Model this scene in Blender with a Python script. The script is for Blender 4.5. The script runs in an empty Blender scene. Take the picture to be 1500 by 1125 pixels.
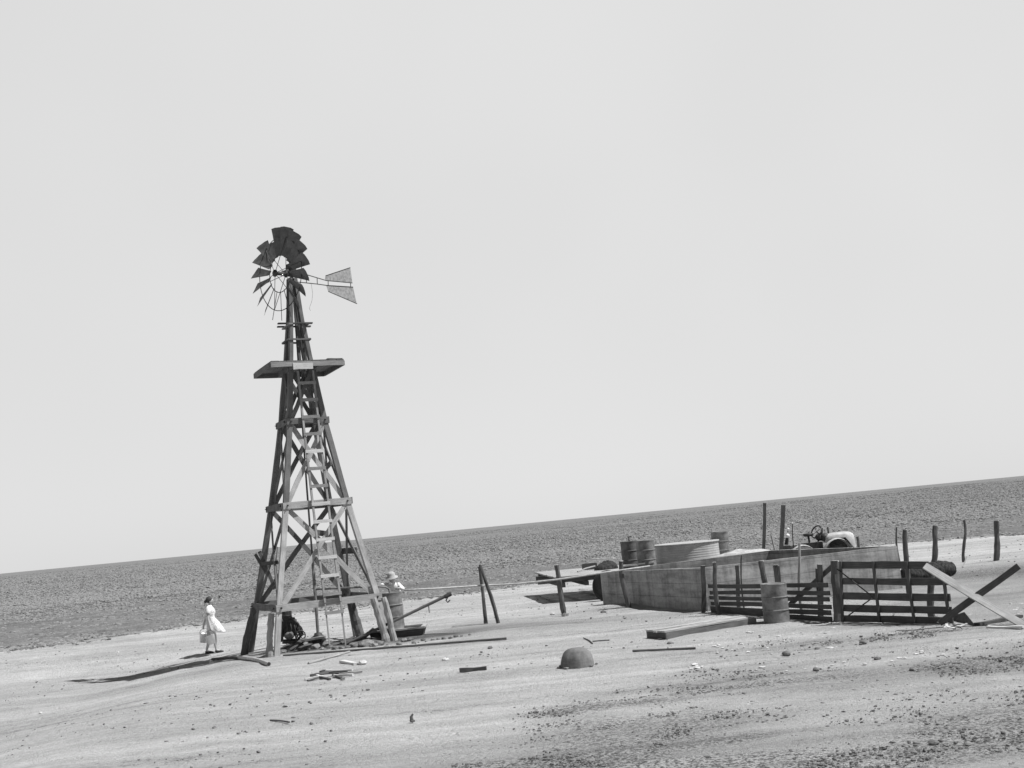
import bpy, math, random
import numpy as np
from mathutils import Vector, Matrix
random.seed(7); rng = np.random.default_rng(11)
S = bpy.context.scene
COL = S.collection
R = math.radians

# ---------------------------------------------------------------- camera
FPX, CX, CY, EYE = 1700.0, 750.0, 562.5, 2.75
ROLL = R(5.47); PITCH = math.atan(204.6 / FPX)
fw = Vector((0, math.cos(PITCH), math.sin(PITCH)))
r0 = Vector((1, 0, 0)); u0 = Vector((0, -math.sin(PITCH), math.cos(PITCH)))
CR = math.cos(ROLL) * r0 - math.sin(ROLL) * u0
CU = math.sin(ROLL) * r0 + math.cos(ROLL) * u0
cam_d = bpy.data.cameras.new('camera'); cam = bpy.data.objects.new('camera', cam_d); COL.objects.link(cam)
m = Matrix((CR, CU, -fw)).transposed().to_4x4(); m.translation = (0, 0, EYE)
cam.matrix_world = m
cam_d.sensor_width = 36; cam_d.lens = 36 * FPX / 1500.0
cam_d.clip_start = 0.1; cam_d.clip_end = 20000
S.camera = cam

# ---------------------------------------------------------------- light
EL, AZ = R(60), R(101)          # sun elevation, clockwise from +Y
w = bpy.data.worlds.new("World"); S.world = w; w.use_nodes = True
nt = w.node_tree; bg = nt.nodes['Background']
sky = nt.nodes.new('ShaderNodeTexSky'); sky.sky_type = 'NISHITA'; sky.sun_disc = False
sky.sun_elevation = EL; sky.sun_rotation = AZ; sky.air_density = 1.0; sky.dust_density = 1.0; sky.ozone_density = 1.0
bw = nt.nodes.new('ShaderNodeRGBToBW'); nt.links.new(sky.outputs[0], bw.inputs[0])
def wmath(op, a, b):
    q = nt.nodes.new('ShaderNodeMath'); q.operation = op
    for i, v in enumerate((a, b)):
        if isinstance(v, (int, float)): q.inputs[i].default_value = v
        else: nt.links.new(v, q.inputs[i])
    return q.outputs[0]
# bright low sky; dimming overhead and behind the camera added to deepen shadows
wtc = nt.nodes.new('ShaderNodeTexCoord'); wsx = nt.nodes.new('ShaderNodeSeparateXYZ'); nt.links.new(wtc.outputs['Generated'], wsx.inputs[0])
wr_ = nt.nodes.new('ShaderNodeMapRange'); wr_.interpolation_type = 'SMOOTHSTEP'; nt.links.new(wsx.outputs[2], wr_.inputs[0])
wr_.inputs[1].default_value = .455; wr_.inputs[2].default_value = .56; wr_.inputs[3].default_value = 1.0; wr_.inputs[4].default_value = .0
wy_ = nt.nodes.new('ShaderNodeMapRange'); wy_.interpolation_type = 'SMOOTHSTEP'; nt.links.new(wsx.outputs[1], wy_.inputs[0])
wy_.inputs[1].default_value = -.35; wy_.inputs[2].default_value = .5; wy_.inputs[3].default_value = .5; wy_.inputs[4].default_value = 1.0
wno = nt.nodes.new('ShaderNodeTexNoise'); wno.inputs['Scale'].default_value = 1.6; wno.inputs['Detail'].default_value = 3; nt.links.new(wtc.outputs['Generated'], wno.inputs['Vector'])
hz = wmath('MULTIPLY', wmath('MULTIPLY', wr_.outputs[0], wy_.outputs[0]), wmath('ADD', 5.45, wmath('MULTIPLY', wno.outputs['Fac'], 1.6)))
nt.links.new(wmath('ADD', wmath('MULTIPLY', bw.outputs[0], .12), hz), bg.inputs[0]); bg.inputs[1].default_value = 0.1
sun_d = bpy.data.lights.new('sun', 'SUN'); sun_d.energy = 5.0; sun_d.angle = R(0.5); sun_d.color = (1, 1, 1)
sun = bpy.data.objects.new('sun', sun_d); COL.objects.link(sun)
sdir = Vector((math.sin(AZ) * math.cos(EL), math.cos(AZ) * math.cos(EL), math.sin(EL)))
sun.rotation_euler = sdir.to_track_quat('Z', 'Y').to_euler(); sun.location = (30, 0, 60)
S.view_settings.view_transform = 'Standard'; S.view_settings.look = 'None'
S.view_settings.exposure = 0.14; S.view_settings.gamma = 1.0

# ---------------------------------------------------------------- survey helpers
def ray(px, py): return fw + (px - CX) / FPX * CR - (py - CY) / FPX * CU
def at(px, py, Y):
    d = ray(px, py); return Vector((0, 0, EYE)) + d * (Y / d.y)
def sstep(t):
    t = np.clip(t, 0, 1); return t * t * (3 - 2 * t)
def gauss(x, y, cx, cy, sx, sy, a): return a * np.exp(-((x - cx) / sx) ** 2 - ((y - cy) / sy) ** 2)
def base(x, y):
    x = np.asarray(x, float); y = np.asarray(y, float)
    z = -0.45 * sstep((-x - 6.5) / 5.5) * sstep((38.5 - y) / 4.0)
    z = z + gauss(x, y, 2.9, 35.2, 1.3, 1.1, .10) + gauss(x, y, -.3, 30.5, 1.6, 1.6, .07)
    z = z + gauss(x, y, -5.3, 31.6, 1.1, .8, .10) + gauss(x, y, -3.4, 31.4, 1.2, .5, .06)
    return z
def gz(x, y): return float(base(x, y))
def G(px, py):
    z = 0.0
    for _ in range(6):
        d = ray(px, py); t = (z - EYE) / d.z; P = Vector((0, 0, EYE)) + d * t; z = gz(P.x, P.y)
    P.z = z; return P

_tab = rng.random((256, 256))
def vnoise(x, y, s=1.0, o=0):
    x = np.asarray(x) / s + 37.1 * o; y = np.asarray(y) / s + 11.7 * o
    xi = np.floor(x).astype(int); yi = np.floor(y).astype(int); fx = x - xi; fy = y - yi
    fx = fx * fx * (3 - 2 * fx); fy = fy * fy * (3 - 2 * fy)
    a = _tab[xi % 256, yi % 256]; b = _tab[(xi + 1) % 256, yi % 256]
    c = _tab[xi % 256, (yi + 1) % 256]; d = _tab[(xi + 1) % 256, (yi + 1) % 256]
    return (a * (1 - fx) + b * fx) * (1 - fy) + (c * (1 - fx) + d * fx) * fy

# field edge, metres
EDGE = [(-400, 15), (-60, 27), (-30, 38.5), (-18.9, 41.7), (-15.8, 43.5), (-13.4, 46.2), (-9.5, 48.3), (-5.1, 49.1), (-2.3, 50.4), (0.1, 53.0),
        (7.7, 58), (12.3, 59.3), (17.9, 58.7), (23, 55.5), (60, 46), (400, 20)]
EX = np.array([e[0] for e in EDGE]); EY = np.array([e[1] for e in EDGE])
def edge_y(x): return np.interp(x, EX, EY) + 1.2 * (vnoise(x, x * 0, 2.5, 3) - .5)

# ---------------------------------------------------------------- object helpers
def tag(o, label=None, cat=None, group=None, kind=None):
    if label: o['label'] = label
    if cat: o['category'] = cat
    if group: o['group'] = group
    if kind: o['kind'] = kind
    return o
def thing(name, label, cat, loc, group=None, rz=0):
    o = bpy.data.objects.new(name, None); COL.objects.link(o); o.location = loc; o.rotation_euler = (0, 0, rz)
    o.empty_display_size = .2
    return tag(o, label, cat, group)

class MB:
    def __init__(s): s.v = []; s.f = []; s.uv = []
    def add(s, vs, fs, uvs=None):
        n = len(s.v); s.v += [tuple(v) for v in vs]
        for i, f in enumerate(fs):
            s.f.append([n + k for k in f])
            s.uv.append(uvs[i] if uvs else [(vs[k][0] + vs[k][1], vs[k][2]) for k in f])
        return s
    def beam(s, a, b, w_, t_, up=(0, 0, 1), warp=0.0, seg=4):
        a = Vector(a); b = Vector(b); d = (b - a); L = d.length; d.normalize(); up = Vector(up)
        x = d.cross(up)
        if x.length < 1e-4: x = d.cross(Vector((1, 0, 0)))
        x.normalize(); y = x.cross(d).normalized()
        o1, o2 = random.random() * 50, random.random() * 50
        vs = []; warp = warp * 2.2
        for i in range(seg + 1):
            t = i / seg; k = warp * math.sin(t * 3.1 * 2 + o1) ; c = a + d * L * t + x * k + y * k * .6
            j = 1 + (random.random() - .5) * .13
            for sx, sy in ((-1, -1), (1, -1), (1, 1), (-1, 1)):
                vs.append(c + x * sx * w_ / 2 * j + y * sy * t_ / 2 * j)
        fs = []; uv = []
        for i in range(seg):
            for k in range(4):
                k2 = (k + 1) % 4; fs.append([i * 4 + k, i * 4 + k2, i * 4 + 4 + k2, i * 4 + 4 + k])
                u0_, u1_ = o1 + L * i / seg, o1 + L * (i + 1) / seg; v0_ = o2 + k * .31; v1_ = v0_ + (w_ if k % 2 == 0 else t_)
                uv.append([(u0_, v0_), (u0_, v1_), (u1_, v1_), (u1_, v0_)])
        for e, r_ in ((0, (3, 2, 1, 0)), (seg * 4, (0, 1, 2, 3))):
            fs.append([e + q for q in r_]); uv.append([(o1, o2), (o1 + .05, o2), (o1 + .05, o2 + .05), (o1, o2 + .05)])
        return s.add(vs, fs, uv)
    def tube(s, pts, rad, n=10, rough=0.0, caps=True):
        pts = [Vector(p) for p in pts]; N = len(pts)
        if not hasattr(rad, '__len__'): rad = [rad] * N
        o1, o2 = random.random() * 50, random.random() * 50
        vs = []; L = 0; Ls = []; ref = None
        for i, p in enumerate(pts):
            d = (pts[min(i + 1, N - 1)] - pts[max(i - 1, 0)]).normalized()
            if ref is None:
                ref = d.orthogonal().normalized()
            x = (ref - d * ref.dot(d)).normalized(); ref = x; y = d.cross(x)
            if i: L += (p - pts[i - 1]).length
            Ls.append(L)
            for k in range(n):
                a_ = 2 * math.pi * k / n; r_ = rad[i] * (1 + rough * (random.random() - .5) * 2)
                vs.append(p + x * math.cos(a_) * r_ + y * math.sin(a_) * r_)
        fs = []; uv = []
        for i in range(N - 1):
            for k in range(n):
                k2 = (k + 1) % n; fs.append([i * n + k, i * n + k2, (i + 1) * n + k2, (i + 1) * n + k])
                c = 2 * math.pi * max(rad[i], .01) / n
                uv.append([(o1 + Ls[i], o2 + k * c), (o1 + Ls[i], o2 + (k + 1) * c), (o1 + Ls[i + 1], o2 + (k + 1) * c), (o1 + Ls[i + 1], o2 + k * c)])
        if caps:
            fs.append(list(range(n))[::-1]); uv.append([(o1, o2)] * n)
            fs.append([(N - 1) * n + k for k in range(n)]); uv.append([(o1, o2)] * n)
        return s.add(vs, fs, uv)
    def box(s, c, sz, rz=0):
        c = Vector(c); vs = []
        for z in (-1, 1):
            for x, y in ((-1, -1), (1, -1), (1, 1), (-1, 1)):
                X = x * sz[0] / 2; Y = y * sz[1] / 2
                vs.append(c + Vector((X * math.cos(rz) - Y * math.sin(rz), X * math.sin(rz) + Y * math.cos(rz), z * sz[2] / 2)))
        return s.hexa(vs)
    def hexa(s, vs):
        fs = [[3, 2, 1, 0], [4, 5, 6, 7], [0, 1, 5, 4], [1, 2, 6, 5], [2, 3, 7, 6], [3, 0, 4, 7]]
        uv = []
        for f in fs:
            a_, b_, c_, d_ = [Vector(vs[k]) for k in f]; U_ = (b_ - a_).length; V_ = (d_ - a_).length
            uv.append([(0, 0), (U_, 0), (U_, V_), (0, V_)] if U_ > V_ else [(0, 0), (0, U_), (V_, U_), (V_, 0)])
        return s.add(vs, fs, uv)
    def lathe(s, prof, c=(0, 0, 0), n=32, axis=None, wob=0.0):
        c = Vector(c); vs = []; ax = Vector(axis).normalized() if axis else Vector((0, 0, 1))
        q = Vector((0, 0, 1)).rotation_difference(ax)
        ph = random.random() * 6
        for r_, z in prof:
            for k in range(n):
                a_ = 2 * math.pi * k / n; rr = r_ * (1 + wob * math.sin(2 * a_ + ph + z * 3) + wob * .6 * math.sin(5 * a_ + ph * 2 + z * 7))
                vs.append(c + q @ Vector((rr * math.cos(a_), rr * math.sin(a_), z)))
        fs = []; uv = []
        for i in range(len(prof) - 1):
            for k in range(n):
                k2 = (k + 1) % n; fs.append([i * n + k, i * n + k2, (i + 1) * n + k2, (i + 1) * n + k])
                uv.append([(k / n * 2, prof[i][1]), ((k + 1) / n * 2, prof[i][1]), ((k + 1) / n * 2, prof[i + 1][1]), (k / n * 2, prof[i + 1][1])])
        for e, rv in ((0, True), ((len(prof) - 1) * n, False)):
            if prof[0 if rv else -1][0] > 1e-3:
                ids = [e + k for k in range(n)]; fs.append(ids[::-1] if rv else ids); uv.append([(0, 0)] * n)
        return s.add(vs, fs, uv)
    def ico(s, c, r_, sc=(1, 1, 1), jit=.25, sub=1):
        import bmesh
        bm = bmesh.new(); bmesh.ops.create_icosphere(bm, subdivisions=sub, radius=1)
        rz = random.random() * 6; vs = []
        for v in bm.verts:
            p = v.co * (1 + (random.random() - .5) * 2 * jit) * r_
            p = Vector((p.x * sc[0], p.y * sc[1], p.z * sc[2])); p.rotate(Matrix.Rotation(rz, 3, 'Z')); vs.append(p + Vector(c))
        fs = [[v.index for v in f.verts] for f in bm.faces]; bm.free()
        return s.add(vs, fs)
    def build(s, name, mat, parent=None, org=None, smooth=False, weld=False):
        if org is None: org = Vector(parent_org(parent)) if parent else Vector((0, 0, 0))
        org = Vector(org)
        me = bpy.data.meshes.new(name); me.from_pydata([tuple(Vector(v) - org) for v in s.v], [], s.f)
        ul = me.uv_layers.new(name='UVMap')
        flat = [c for f in s.uv for q in f for c in q]; ul.data.foreach_set('uv', flat)
        me.materials.append(mat)
        if smooth: me.polygons.foreach_set('use_smooth', [True] * len(me.polygons))
        me.update()
        o = bpy.data.objects.new(name, me); COL.objects.link(o)
        if parent: o.parent = parent
        else: o.location = org
        return o
def parent_org(p):
    o = Vector((0, 0, 0))
    while p is not None:
        o = o + p.location; p = p.parent
    return o
def one(name, mb, mat, org, label, cat, group=None, smooth=False):
    return tag(mb.build(name, mat, None, org, smooth), label, cat, group)
def dup(o, parent=None):
    c = o.copy(); COL.objects.link(c)
    if parent: c.parent = parent
    for ch in list(o.children): dup(ch, c)
    return c

# ---------------------------------------------------------------- materials (all neutral greys)
def newmat(name, rough=.85, spec=.2, metal=0.0):
    mt = bpy.data.materials.new(name); mt.use_nodes = True; n = mt.node_tree.nodes; b = n['Principled BSDF']
    b.inputs['Roughness'].default_value = rough; b.inputs['Metallic'].default_value = metal
    b.inputs['Specular IOR Level'].default_value = spec
    return mt, n, mt.node_tree.links, b
def noise(n, l, vec, scale, detail=6, rough=.6):
    t = n.new('ShaderNodeTexNoise'); t.inputs['Scale'].default_value = scale; t.inputs['Detail'].default_value = detail; t.inputs['Roughness'].default_value = rough
    l.new(vec, t.inputs['Vector']); return t.outputs['Fac']
def ramp(n, l, fac, stops, interp='LINEAR'):
    r_ = n.new('ShaderNodeValToRGB'); e = r_.color_ramp.elements; r_.color_ramp.interpolation = interp
    while len(e) < len(stops): e.new(.5)
    for i, (p, c) in enumerate(stops): e[i].position = p; e[i].color = (c, c, c, 1)
    l.new(fac, r_.inputs[0]); return r_.outputs[0]
def math_(n, l, op, a, b, clamp=False):
    m_ = n.new('ShaderNodeMath'); m_.operation = op; m_.use_clamp = clamp
    for i, q in enumerate((a, b)):
        if isinstance(q, (int, float)): m_.inputs[i].default_value = q
        else: l.new(q, m_.inputs[i])
    return m_.outputs[0]
def bump(n, l, b, h, strength, dist):
    bp = n.new('ShaderNodeBump'); bp.inputs['Strength'].default_value = strength; bp.inputs['Distance'].default_value = dist
    l.new(h, bp.inputs['Height']); l.new(bp.outputs[0], b.inputs['Normal'])
def wood(name, lo, hi, rough=.9, per_obj=.0):
    mt, n, l, b = newmat(name, rough, .15)
    uv = n.new('ShaderNodeUVMap'); mp = n.new('ShaderNodeMapping'); mp.inputs['Scale'].default_value = (1.2, 26, 1); l.new(uv.outputs[0], mp.inputs[0])
    grain = noise(n, l, mp.outputs[0], 2.0, 8, .65)
    blotch = noise(n, l, uv.outputs[0], 2.3, 4, .6)
    mix = math_(n, l, 'ADD', math_(n, l, 'MULTIPLY', grain, .55), math_(n, l, 'MULTIPLY', blotch, .45))
    c = ramp(n, l, mix, [(.32, lo), (.5, (lo + hi) / 2), (.66, hi)])
    l.new(c, b.inputs['Base Color']); bump(n, l, b, grain, .5, .02)
    return mt
def mottled(name, lo, hi, scale=6, rough=.7, spec=.3, metal=0.0, bmp=.3, bdist=.01, p0=.35, p1=.65, stretch=(1, 1, 1)):
    mt, n, l, b = newmat(name, rough, spec, metal)
    tc = n.new('ShaderNodeTexCoord'); mp = n.new('ShaderNodeMapping'); mp.inputs['Scale'].default_value = stretch; l.new(tc.outputs['Object'], mp.inputs[0])
    a = noise(n, l, mp.outputs[0], scale, 8, .65)
    c = ramp(n, l, a, [(p0, lo), (p1, hi)]); l.new(c, b.inputs['Base Color'])
    f2 = noise(n, l, mp.outputs[0], scale * 5, 4, .6)
    bump(n, l, b, f2, bmp, bdist)
    return mt
M = {}
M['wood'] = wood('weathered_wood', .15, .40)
M['wood_lit'] = wood('pale_lit_wood', .20, .56)  # pale wood; also paints the sunlit front of the tower
M['wood_old_shaded'] = wood('old_shaded_wood', .085, .22)  # darker old wood; also carries shade painted on the tower's unlit sides
M['wood_dark'] = wood('dark_wood', .055, .14)
M['wood_fence'] = wood('fence_wood', .05, .13)
M['wood_pale'] = wood('pale_wood', .42, .74)
M['bark'] = wood('bark', .05, .17)
M['bark_pale'] = wood('bark_pale', .20, .46)
M['sawn'] = mottled('sawn_end', .35, .6, 20)
M['iron'] = mottled('dark_iron', .02, .06, 9, .6, .4)
M['rust'] = mottled('rusted_drum', .11, .27, 4, .75, .3, 0, .25)
M['rust_dark'] = mottled('rusted_drum_dark', .08, .17, 4, .75, .3, 0, .25)
M['blade'] = mottled('blade_tin', .06, .12, 5, .55, .4)
M['galv'] = mottled('galvanised', .34, .48, 3, .6, .3, 0.0, .1)
M['vane'] = mottled('vane_tin', .22, .42, 12, .6, .3, 0, .3)
M['pipe'] = mottled('pipe_iron', .12, .28, 8, .6, .4)
M['pipe_pale'] = mottled('pipe_pale', .30, .5, 8, .6, .4)
M['cloth_w'] = mottled('white_cotton', .82, .92, 10, .95, .1, 0, .1)
M['cloth_dress'] = mottled('printed_cotton', .5, .9, 26, .95, .1, 0, .3, .01, .42, .58)
M['cloth_g'] = mottled('grey_cotton', .25, .38, 10, .95, .1, 0, .1)
M['canvas'] = mottled('canvas', .38, .56, 5, .95, .1, 0, .4, .03)
M['skin'] = mottled('skin', .42, .5, 10, .6, .3, 0, .05)
M['hair'] = mottled('hair', .03, .07, 30, .7, .3)
M['shoe'] = mottled('shoe_leather', .02, .04, 20, .5, .4)
M['straw'] = mottled('straw', .34, .5, 40, .9, .1)
M['pail'] = mottled('pail_tin', .72, .88, 6, .4, .5, .2, .1)
M['paint_pale'] = mottled('worn_pale_paint', .38, .56, 5, .6, .3)
M['rubber'] = mottled('rubber', .02, .04, 20, .8, .2)
M['tuft'] = mottled('tufted_cloth', .03, .12, 7, .95, .1, 0, .9, .06, stretch=(3, 3, .6))
M['water'] = newmat('water', .05, .5)[0]; M['water'].node_tree.nodes['Principled BSDF'].inputs['Base Color'].default_value = (.03, .03, .03, 1)
M['white'] = mottled('white_enamel', .75, .85, 5, .4, .4)
M['clod'] = mottled('clod_earth', .16, .31, 9, .95, .1, 0, .5, .02)
M['dung'] = mottled('dark_crumb', .09, .24, 15, .95, .1, 0, .5, .02)
M['stone'] = mottled('pale_stone', .42, .68, 8, .9, .2, 0, .5, .02)
M['stone_dark'] = mottled('dark_stone', .10, .24, 8, .9, .2, 0, .5, .02)

# concrete with form lines and stains
def concrete_mat(name, lo, hi, lines=True):
    mt, n, l, b = newmat(name, .9, .2)
    tc = n.new('ShaderNodeTexCoord')
    mp = n.new('ShaderNodeMapping'); mp.inputs['Scale'].default_value = (1, 1, 4.5); l.new(tc.outputs['Object'], mp.inputs[0])
    a = noise(n, l, mp.outputs[0], 1.1, 8, .6); c2 = noise(n, l, tc.outputs['Object'], 14, 6, .6)
    mix = math_(n, l, 'ADD', math_(n, l, 'MULTIPLY', a, .7), math_(n, l, 'MULTIPLY', c2, .3))
    col = ramp(n, l, mix, [(.36, lo), (.62, hi)])
    ms = n.new('ShaderNodeMapping'); ms.inputs['Scale'].default_value = (4, 4, .35); l.new(tc.outputs['Object'], ms.inputs[0])
    st = ramp(n, l, noise(n, l, ms.outputs[0], 1.0, 6, .65), [(.38, .6), (.55, 1)])
    mk = n.new('ShaderNodeMix'); mk.data_type = 'RGBA'; mk.blend_type = 'MULTIPLY'; mk.inputs[0].default_value = .8
    l.new(col, mk.inputs[6]); l.new(st, mk.inputs[7]); col = mk.outputs[2]
    if lines:
        sx = n.new('ShaderNodeSeparateXYZ'); l.new(tc.outputs['Object'], sx.inputs[0])
        fr = math_(n, l, 'FRACT', math_(n, l, 'MULTIPLY', math_(n, l, 'ADD', sx.outputs[2], .03), 2.75), 0)
        ln = math_(n, l, 'LESS_THAN', fr, .05)
        k = math_(n, l, 'SUBTRACT', 1, math_(n, l, 'MULTIPLY', ln, .35))
        mm = n.new('ShaderNodeMix'); mm.data_type = 'RGBA'; mm.blend_type = 'MULTIPLY'; mm.inputs[0].default_value = 1
        l.new(col, mm.inputs[6]); l.new(k, mm.inputs[7]); col = mm.outputs[2]
    l.new(col, b.inputs['Base Color']); bump(n, l, b, mix, .4, .03)
    return mt
M['concrete'] = concrete_mat('concrete', .22, .47)
M['concrete_round'] = concrete_mat('concrete_round', .13, .26, False)

# ground material
def ground_mat():
    mt, n, l, b = newmat('dry_dirt', .95, .1)
    tc = n.new('ShaderNodeTexCoord'); O = tc.outputs['Object']
    mp = n.new('ShaderNodeMapping'); mp.inputs['Scale'].default_value = (.38, 1.0, 1); mp.inputs['Rotation'].default_value = (0, 0, R(-8)); l.new(O, mp.inputs[0])
    big = noise(n, l, mp.outputs[0], .35, 6, .55); mid = noise(n, l, mp.outputs[0], 2.2, 9, .7); fine = noise(n, l, O, 11, 9, .78); speck = noise(n, l, O, 26, 4, .7)
    c = math_(n, l, 'ADD', math_(n, l, 'MULTIPLY', big, .30), math_(n, l, 'MULTIPLY', mid, .30))
    c = math_(n, l, 'ADD', c, math_(n, l, 'MULTIPLY', fine, .40))
    m3 = n.new('ShaderNodeMapping'); m3.inputs['Scale'].default_value = (.05, 1.5, 1); m3.inputs['Rotation'].default_value = (0, 0, R(-5)); l.new(O, m3.inputs[0])
    c = math_(n, l, 'ADD', c, math_(n, l, 'MULTIPLY', math_(n, l, 'SUBTRACT', noise(n, l, m3.outputs[0], 1.0, 5, .6), .5), .28))
    col = ramp(n, l, c, [(.37, .17), (.43, .37), (.52, .48), (.62, .60)])
    # trampled dung crumbs painted where the vertex mask says so
    at_ = n.new('ShaderNodeAttribute'); at_.attribute_name = 'trample'
    msk = math_(n, l, 'MULTIPLY', at_.outputs['Fac'], ramp(n, l, math_(n, l, 'ADD', math_(n, l, 'MULTIPLY', fine, .6), math_(n, l, 'MULTIPLY', speck, .4)), [(.47, 0), (.54, 1)]))
    mm = n.new('ShaderNodeMix'); mm.data_type = 'RGBA'; l.new(msk, mm.inputs[0]); l.new(col, mm.inputs[6]); mm.inputs[7].default_value = (.10, .10, .10, 1)
    a2 = n.new('ShaderNodeAttribute'); a2.attribute_name = 'pit_shade_tone'  # mask of shade painted into the well pit, plus mild tonal patches
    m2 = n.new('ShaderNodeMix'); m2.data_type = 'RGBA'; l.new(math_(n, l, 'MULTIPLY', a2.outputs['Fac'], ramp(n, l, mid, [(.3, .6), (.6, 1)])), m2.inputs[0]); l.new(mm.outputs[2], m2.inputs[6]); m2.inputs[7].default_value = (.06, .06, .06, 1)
    l.new(m2.outputs[2], b.inputs['Base Color'])
    vo = n.new('ShaderNodeTexVoronoi'); vo.inputs['Scale'].default_value = 5.5; vo.feature = 'DISTANCE_TO_EDGE'; wv = n.new('ShaderNodeVectorMath'); wv.operation = 'ADD'
    nz = n.new('ShaderNodeTexNoise'); nz.inputs['Scale'].default_value = 3; l.new(O, nz.inputs['Vector']); l.new(O, wv.inputs[0]); l.new(nz.outputs['Color'], wv.inputs[1]); l.new(wv.outputs[0], vo.inputs['Vector'])
    v2 = n.new('ShaderNodeTexVoronoi'); v2.inputs['Scale'].default_value = 2.6; l.new(wv.outputs[0], v2.inputs['Vector'])
    pits = math_(n, l, 'MULTIPLY', math_(n, l, 'MINIMUM', v2.outputs['Distance'], .2), 4.0)
    h = math_(n, l, 'ADD', math_(n, l, 'ADD', pits, math_(n, l, 'MULTIPLY', fine, .95)), math_(n, l, 'MULTIPLY', mid, 1.7)); h = math_(n, l, 'ADD', h, math_(n, l, 'MULTIPLY', math_(n, l, 'MINIMUM', vo.outputs['Distance'], .12), 1.2)); bump(n, l, b, h, 1.0, .055)
    return mt
def field_mat():
    mt, n, l, b = newmat('ploughed_earth', .97, .05)
    tc = n.new('ShaderNodeTexCoord'); O = tc.outputs['Object']
    mp = n.new('ShaderNodeMapping'); mp.inputs['Scale'].default_value = (.25, 1.0, 1); mp.inputs['Rotation'].default_value = (0, 0, R(-4)); l.new(O, mp.inputs[0])
    big = noise(n, l, mp.outputs[0], .035, 5, .55); mid = noise(n, l, mp.outputs[0], .5, 8, .7); fine = noise(n, l, O, 5, 8, .75)
    c = math_(n, l, 'ADD', math_(n, l, 'MULTIPLY', big, .25), math_(n, l, 'MULTIPLY', mid, .4)); c = math_(n, l, 'ADD', c, math_(n, l, 'MULTIPLY', fine, .35))
    col = ramp(n, l, c, [(.36, .12), (.48, .18), (.6, .26)])
    ea = n.new('ShaderNodeAttribute'); ea.attribute_name = 'edge'
    ef = math_(n, l, 'GREATER_THAN', math_(n, l, 'ADD', math_(n, l, 'MULTIPLY', mid, 2.2), math_(n, l, 'MULTIPLY', fine, 2.2)), math_(n, l, 'ADD', math_(n, l, 'MULTIPLY', ea.outputs['Fac'], 1.3), 1.75))
    em = n.new('ShaderNodeMix'); em.data_type = 'RGBA'; l.new(math_(n, l, 'MULTIPLY', ef, .8), em.inputs[0]); l.new(col, em.inputs[6]); em.inputs[7].default_value = (.36, .36, .36, 1)
    l.new(em.outputs[2], b.inputs['Base Color']); bump(n, l, b, math_(n, l, 'ADD', fine, mid), 1.0, .12)
    return mt
M['ground'] = ground_mat(); M['field'] = field_mat()

# ---------------------------------------------------------------- ground and field
def spread_axis(a, b, fine, lim, grow=1.12):
    c = list(np.arange(a, b + 1e-6, fine)); st = fine; hi = c[-1]; 
    while hi < lim: st *= grow; hi += st; c.append(hi)
    return c
xs_r = spread_axis(0, 24, .13, 5000); xs = np.array(sorted(set([-v for v in xs_r[1:]] + xs_r)))
ys_f = spread_axis(11, 62, .13, 8000, 1.03); ys = np.array([-3000, -800, -200, -60, -20, -5, 3, 6, 8.5, 10.0] + ys_f)
XX, YY = np.meshgrid(xs, ys); ZZ = base(XX, YY)
fd = YY - edge_y(XX)                      # >0 in the field
fmask = sstep(fd / 2.5)
near = sstep((95 - YY) / 40) * (np.abs(XX) < 60)
ZZ = ZZ + (1 - fmask) * near * ((vnoise(XX, YY, .9, 1) - .5) * .035 + (vnoise(XX, YY, .28, 2) - .5) * .02)
ZZ = ZZ + fmask * near * ((vnoise(XX, YY, .45, 4) - .5) * .14 + (vnoise(XX, YY, .2, 5) - .5) * .09 + .03)
ZZ = ZZ + fmask * (1 - near) * (vnoise(XX, YY, 9, 6) - .5) * .10 + sstep((YY - 250) / 200) * (vnoise(XX, YY, 38, 16) - .5) * .55 + sstep((YY - 250) / 200) * (vnoise(XX, YY, 11, 17) - .5) * .22
ZZ = ZZ + (1 - fmask) * near * -.02 * np.exp(-((fd + 2.2) / .35) ** 2) + (1 - fmask) * near * -.02 * np.exp(-((fd + 4.0) / .35) ** 2)
def trample(x, y):
    pat = sstep((vnoise(x * .45, y, 1.1, 7) - .38) / .25)
    band = np.exp(-((y - 17.7 - .03 * x - .5 * (vnoise(x, x * 0, 2.5, 21) - .5)) / .75) ** 2) * sstep((x + .8) / 1.5) * sstep((vnoise(x * .6, y, .8, 9) - .1) / .3) * 1.3
    low = sstep((16.8 - y) / .8) * sstep((x + 1.2) / 2) * (.25 + .75 * pat) * .75
    bot = sstep((14.6 - y) / .5) * sstep((x + 2.0) / 1.2) * sstep((vnoise(x * .5, y, .9, 10) - .2) / .3)
    gate = np.exp(-((y - 22.4 - .6 * (vnoise(x, x * 0, 2, 22) - .5)) / .55) ** 2) * sstep((x - 3.8) / 2) * .75
    mid_ = pat * .34 * sstep((x - .5) / 3) * sstep((22 - y) / 3)
    c = np.exp(-(((x - 14.5) / 4.5) ** 4 + ((y - 35.0) / 2.6) ** 4)) * .9
    return np.clip(np.maximum.reduce([band, low, bot, gate, mid_, c]), 0, 1)
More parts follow.
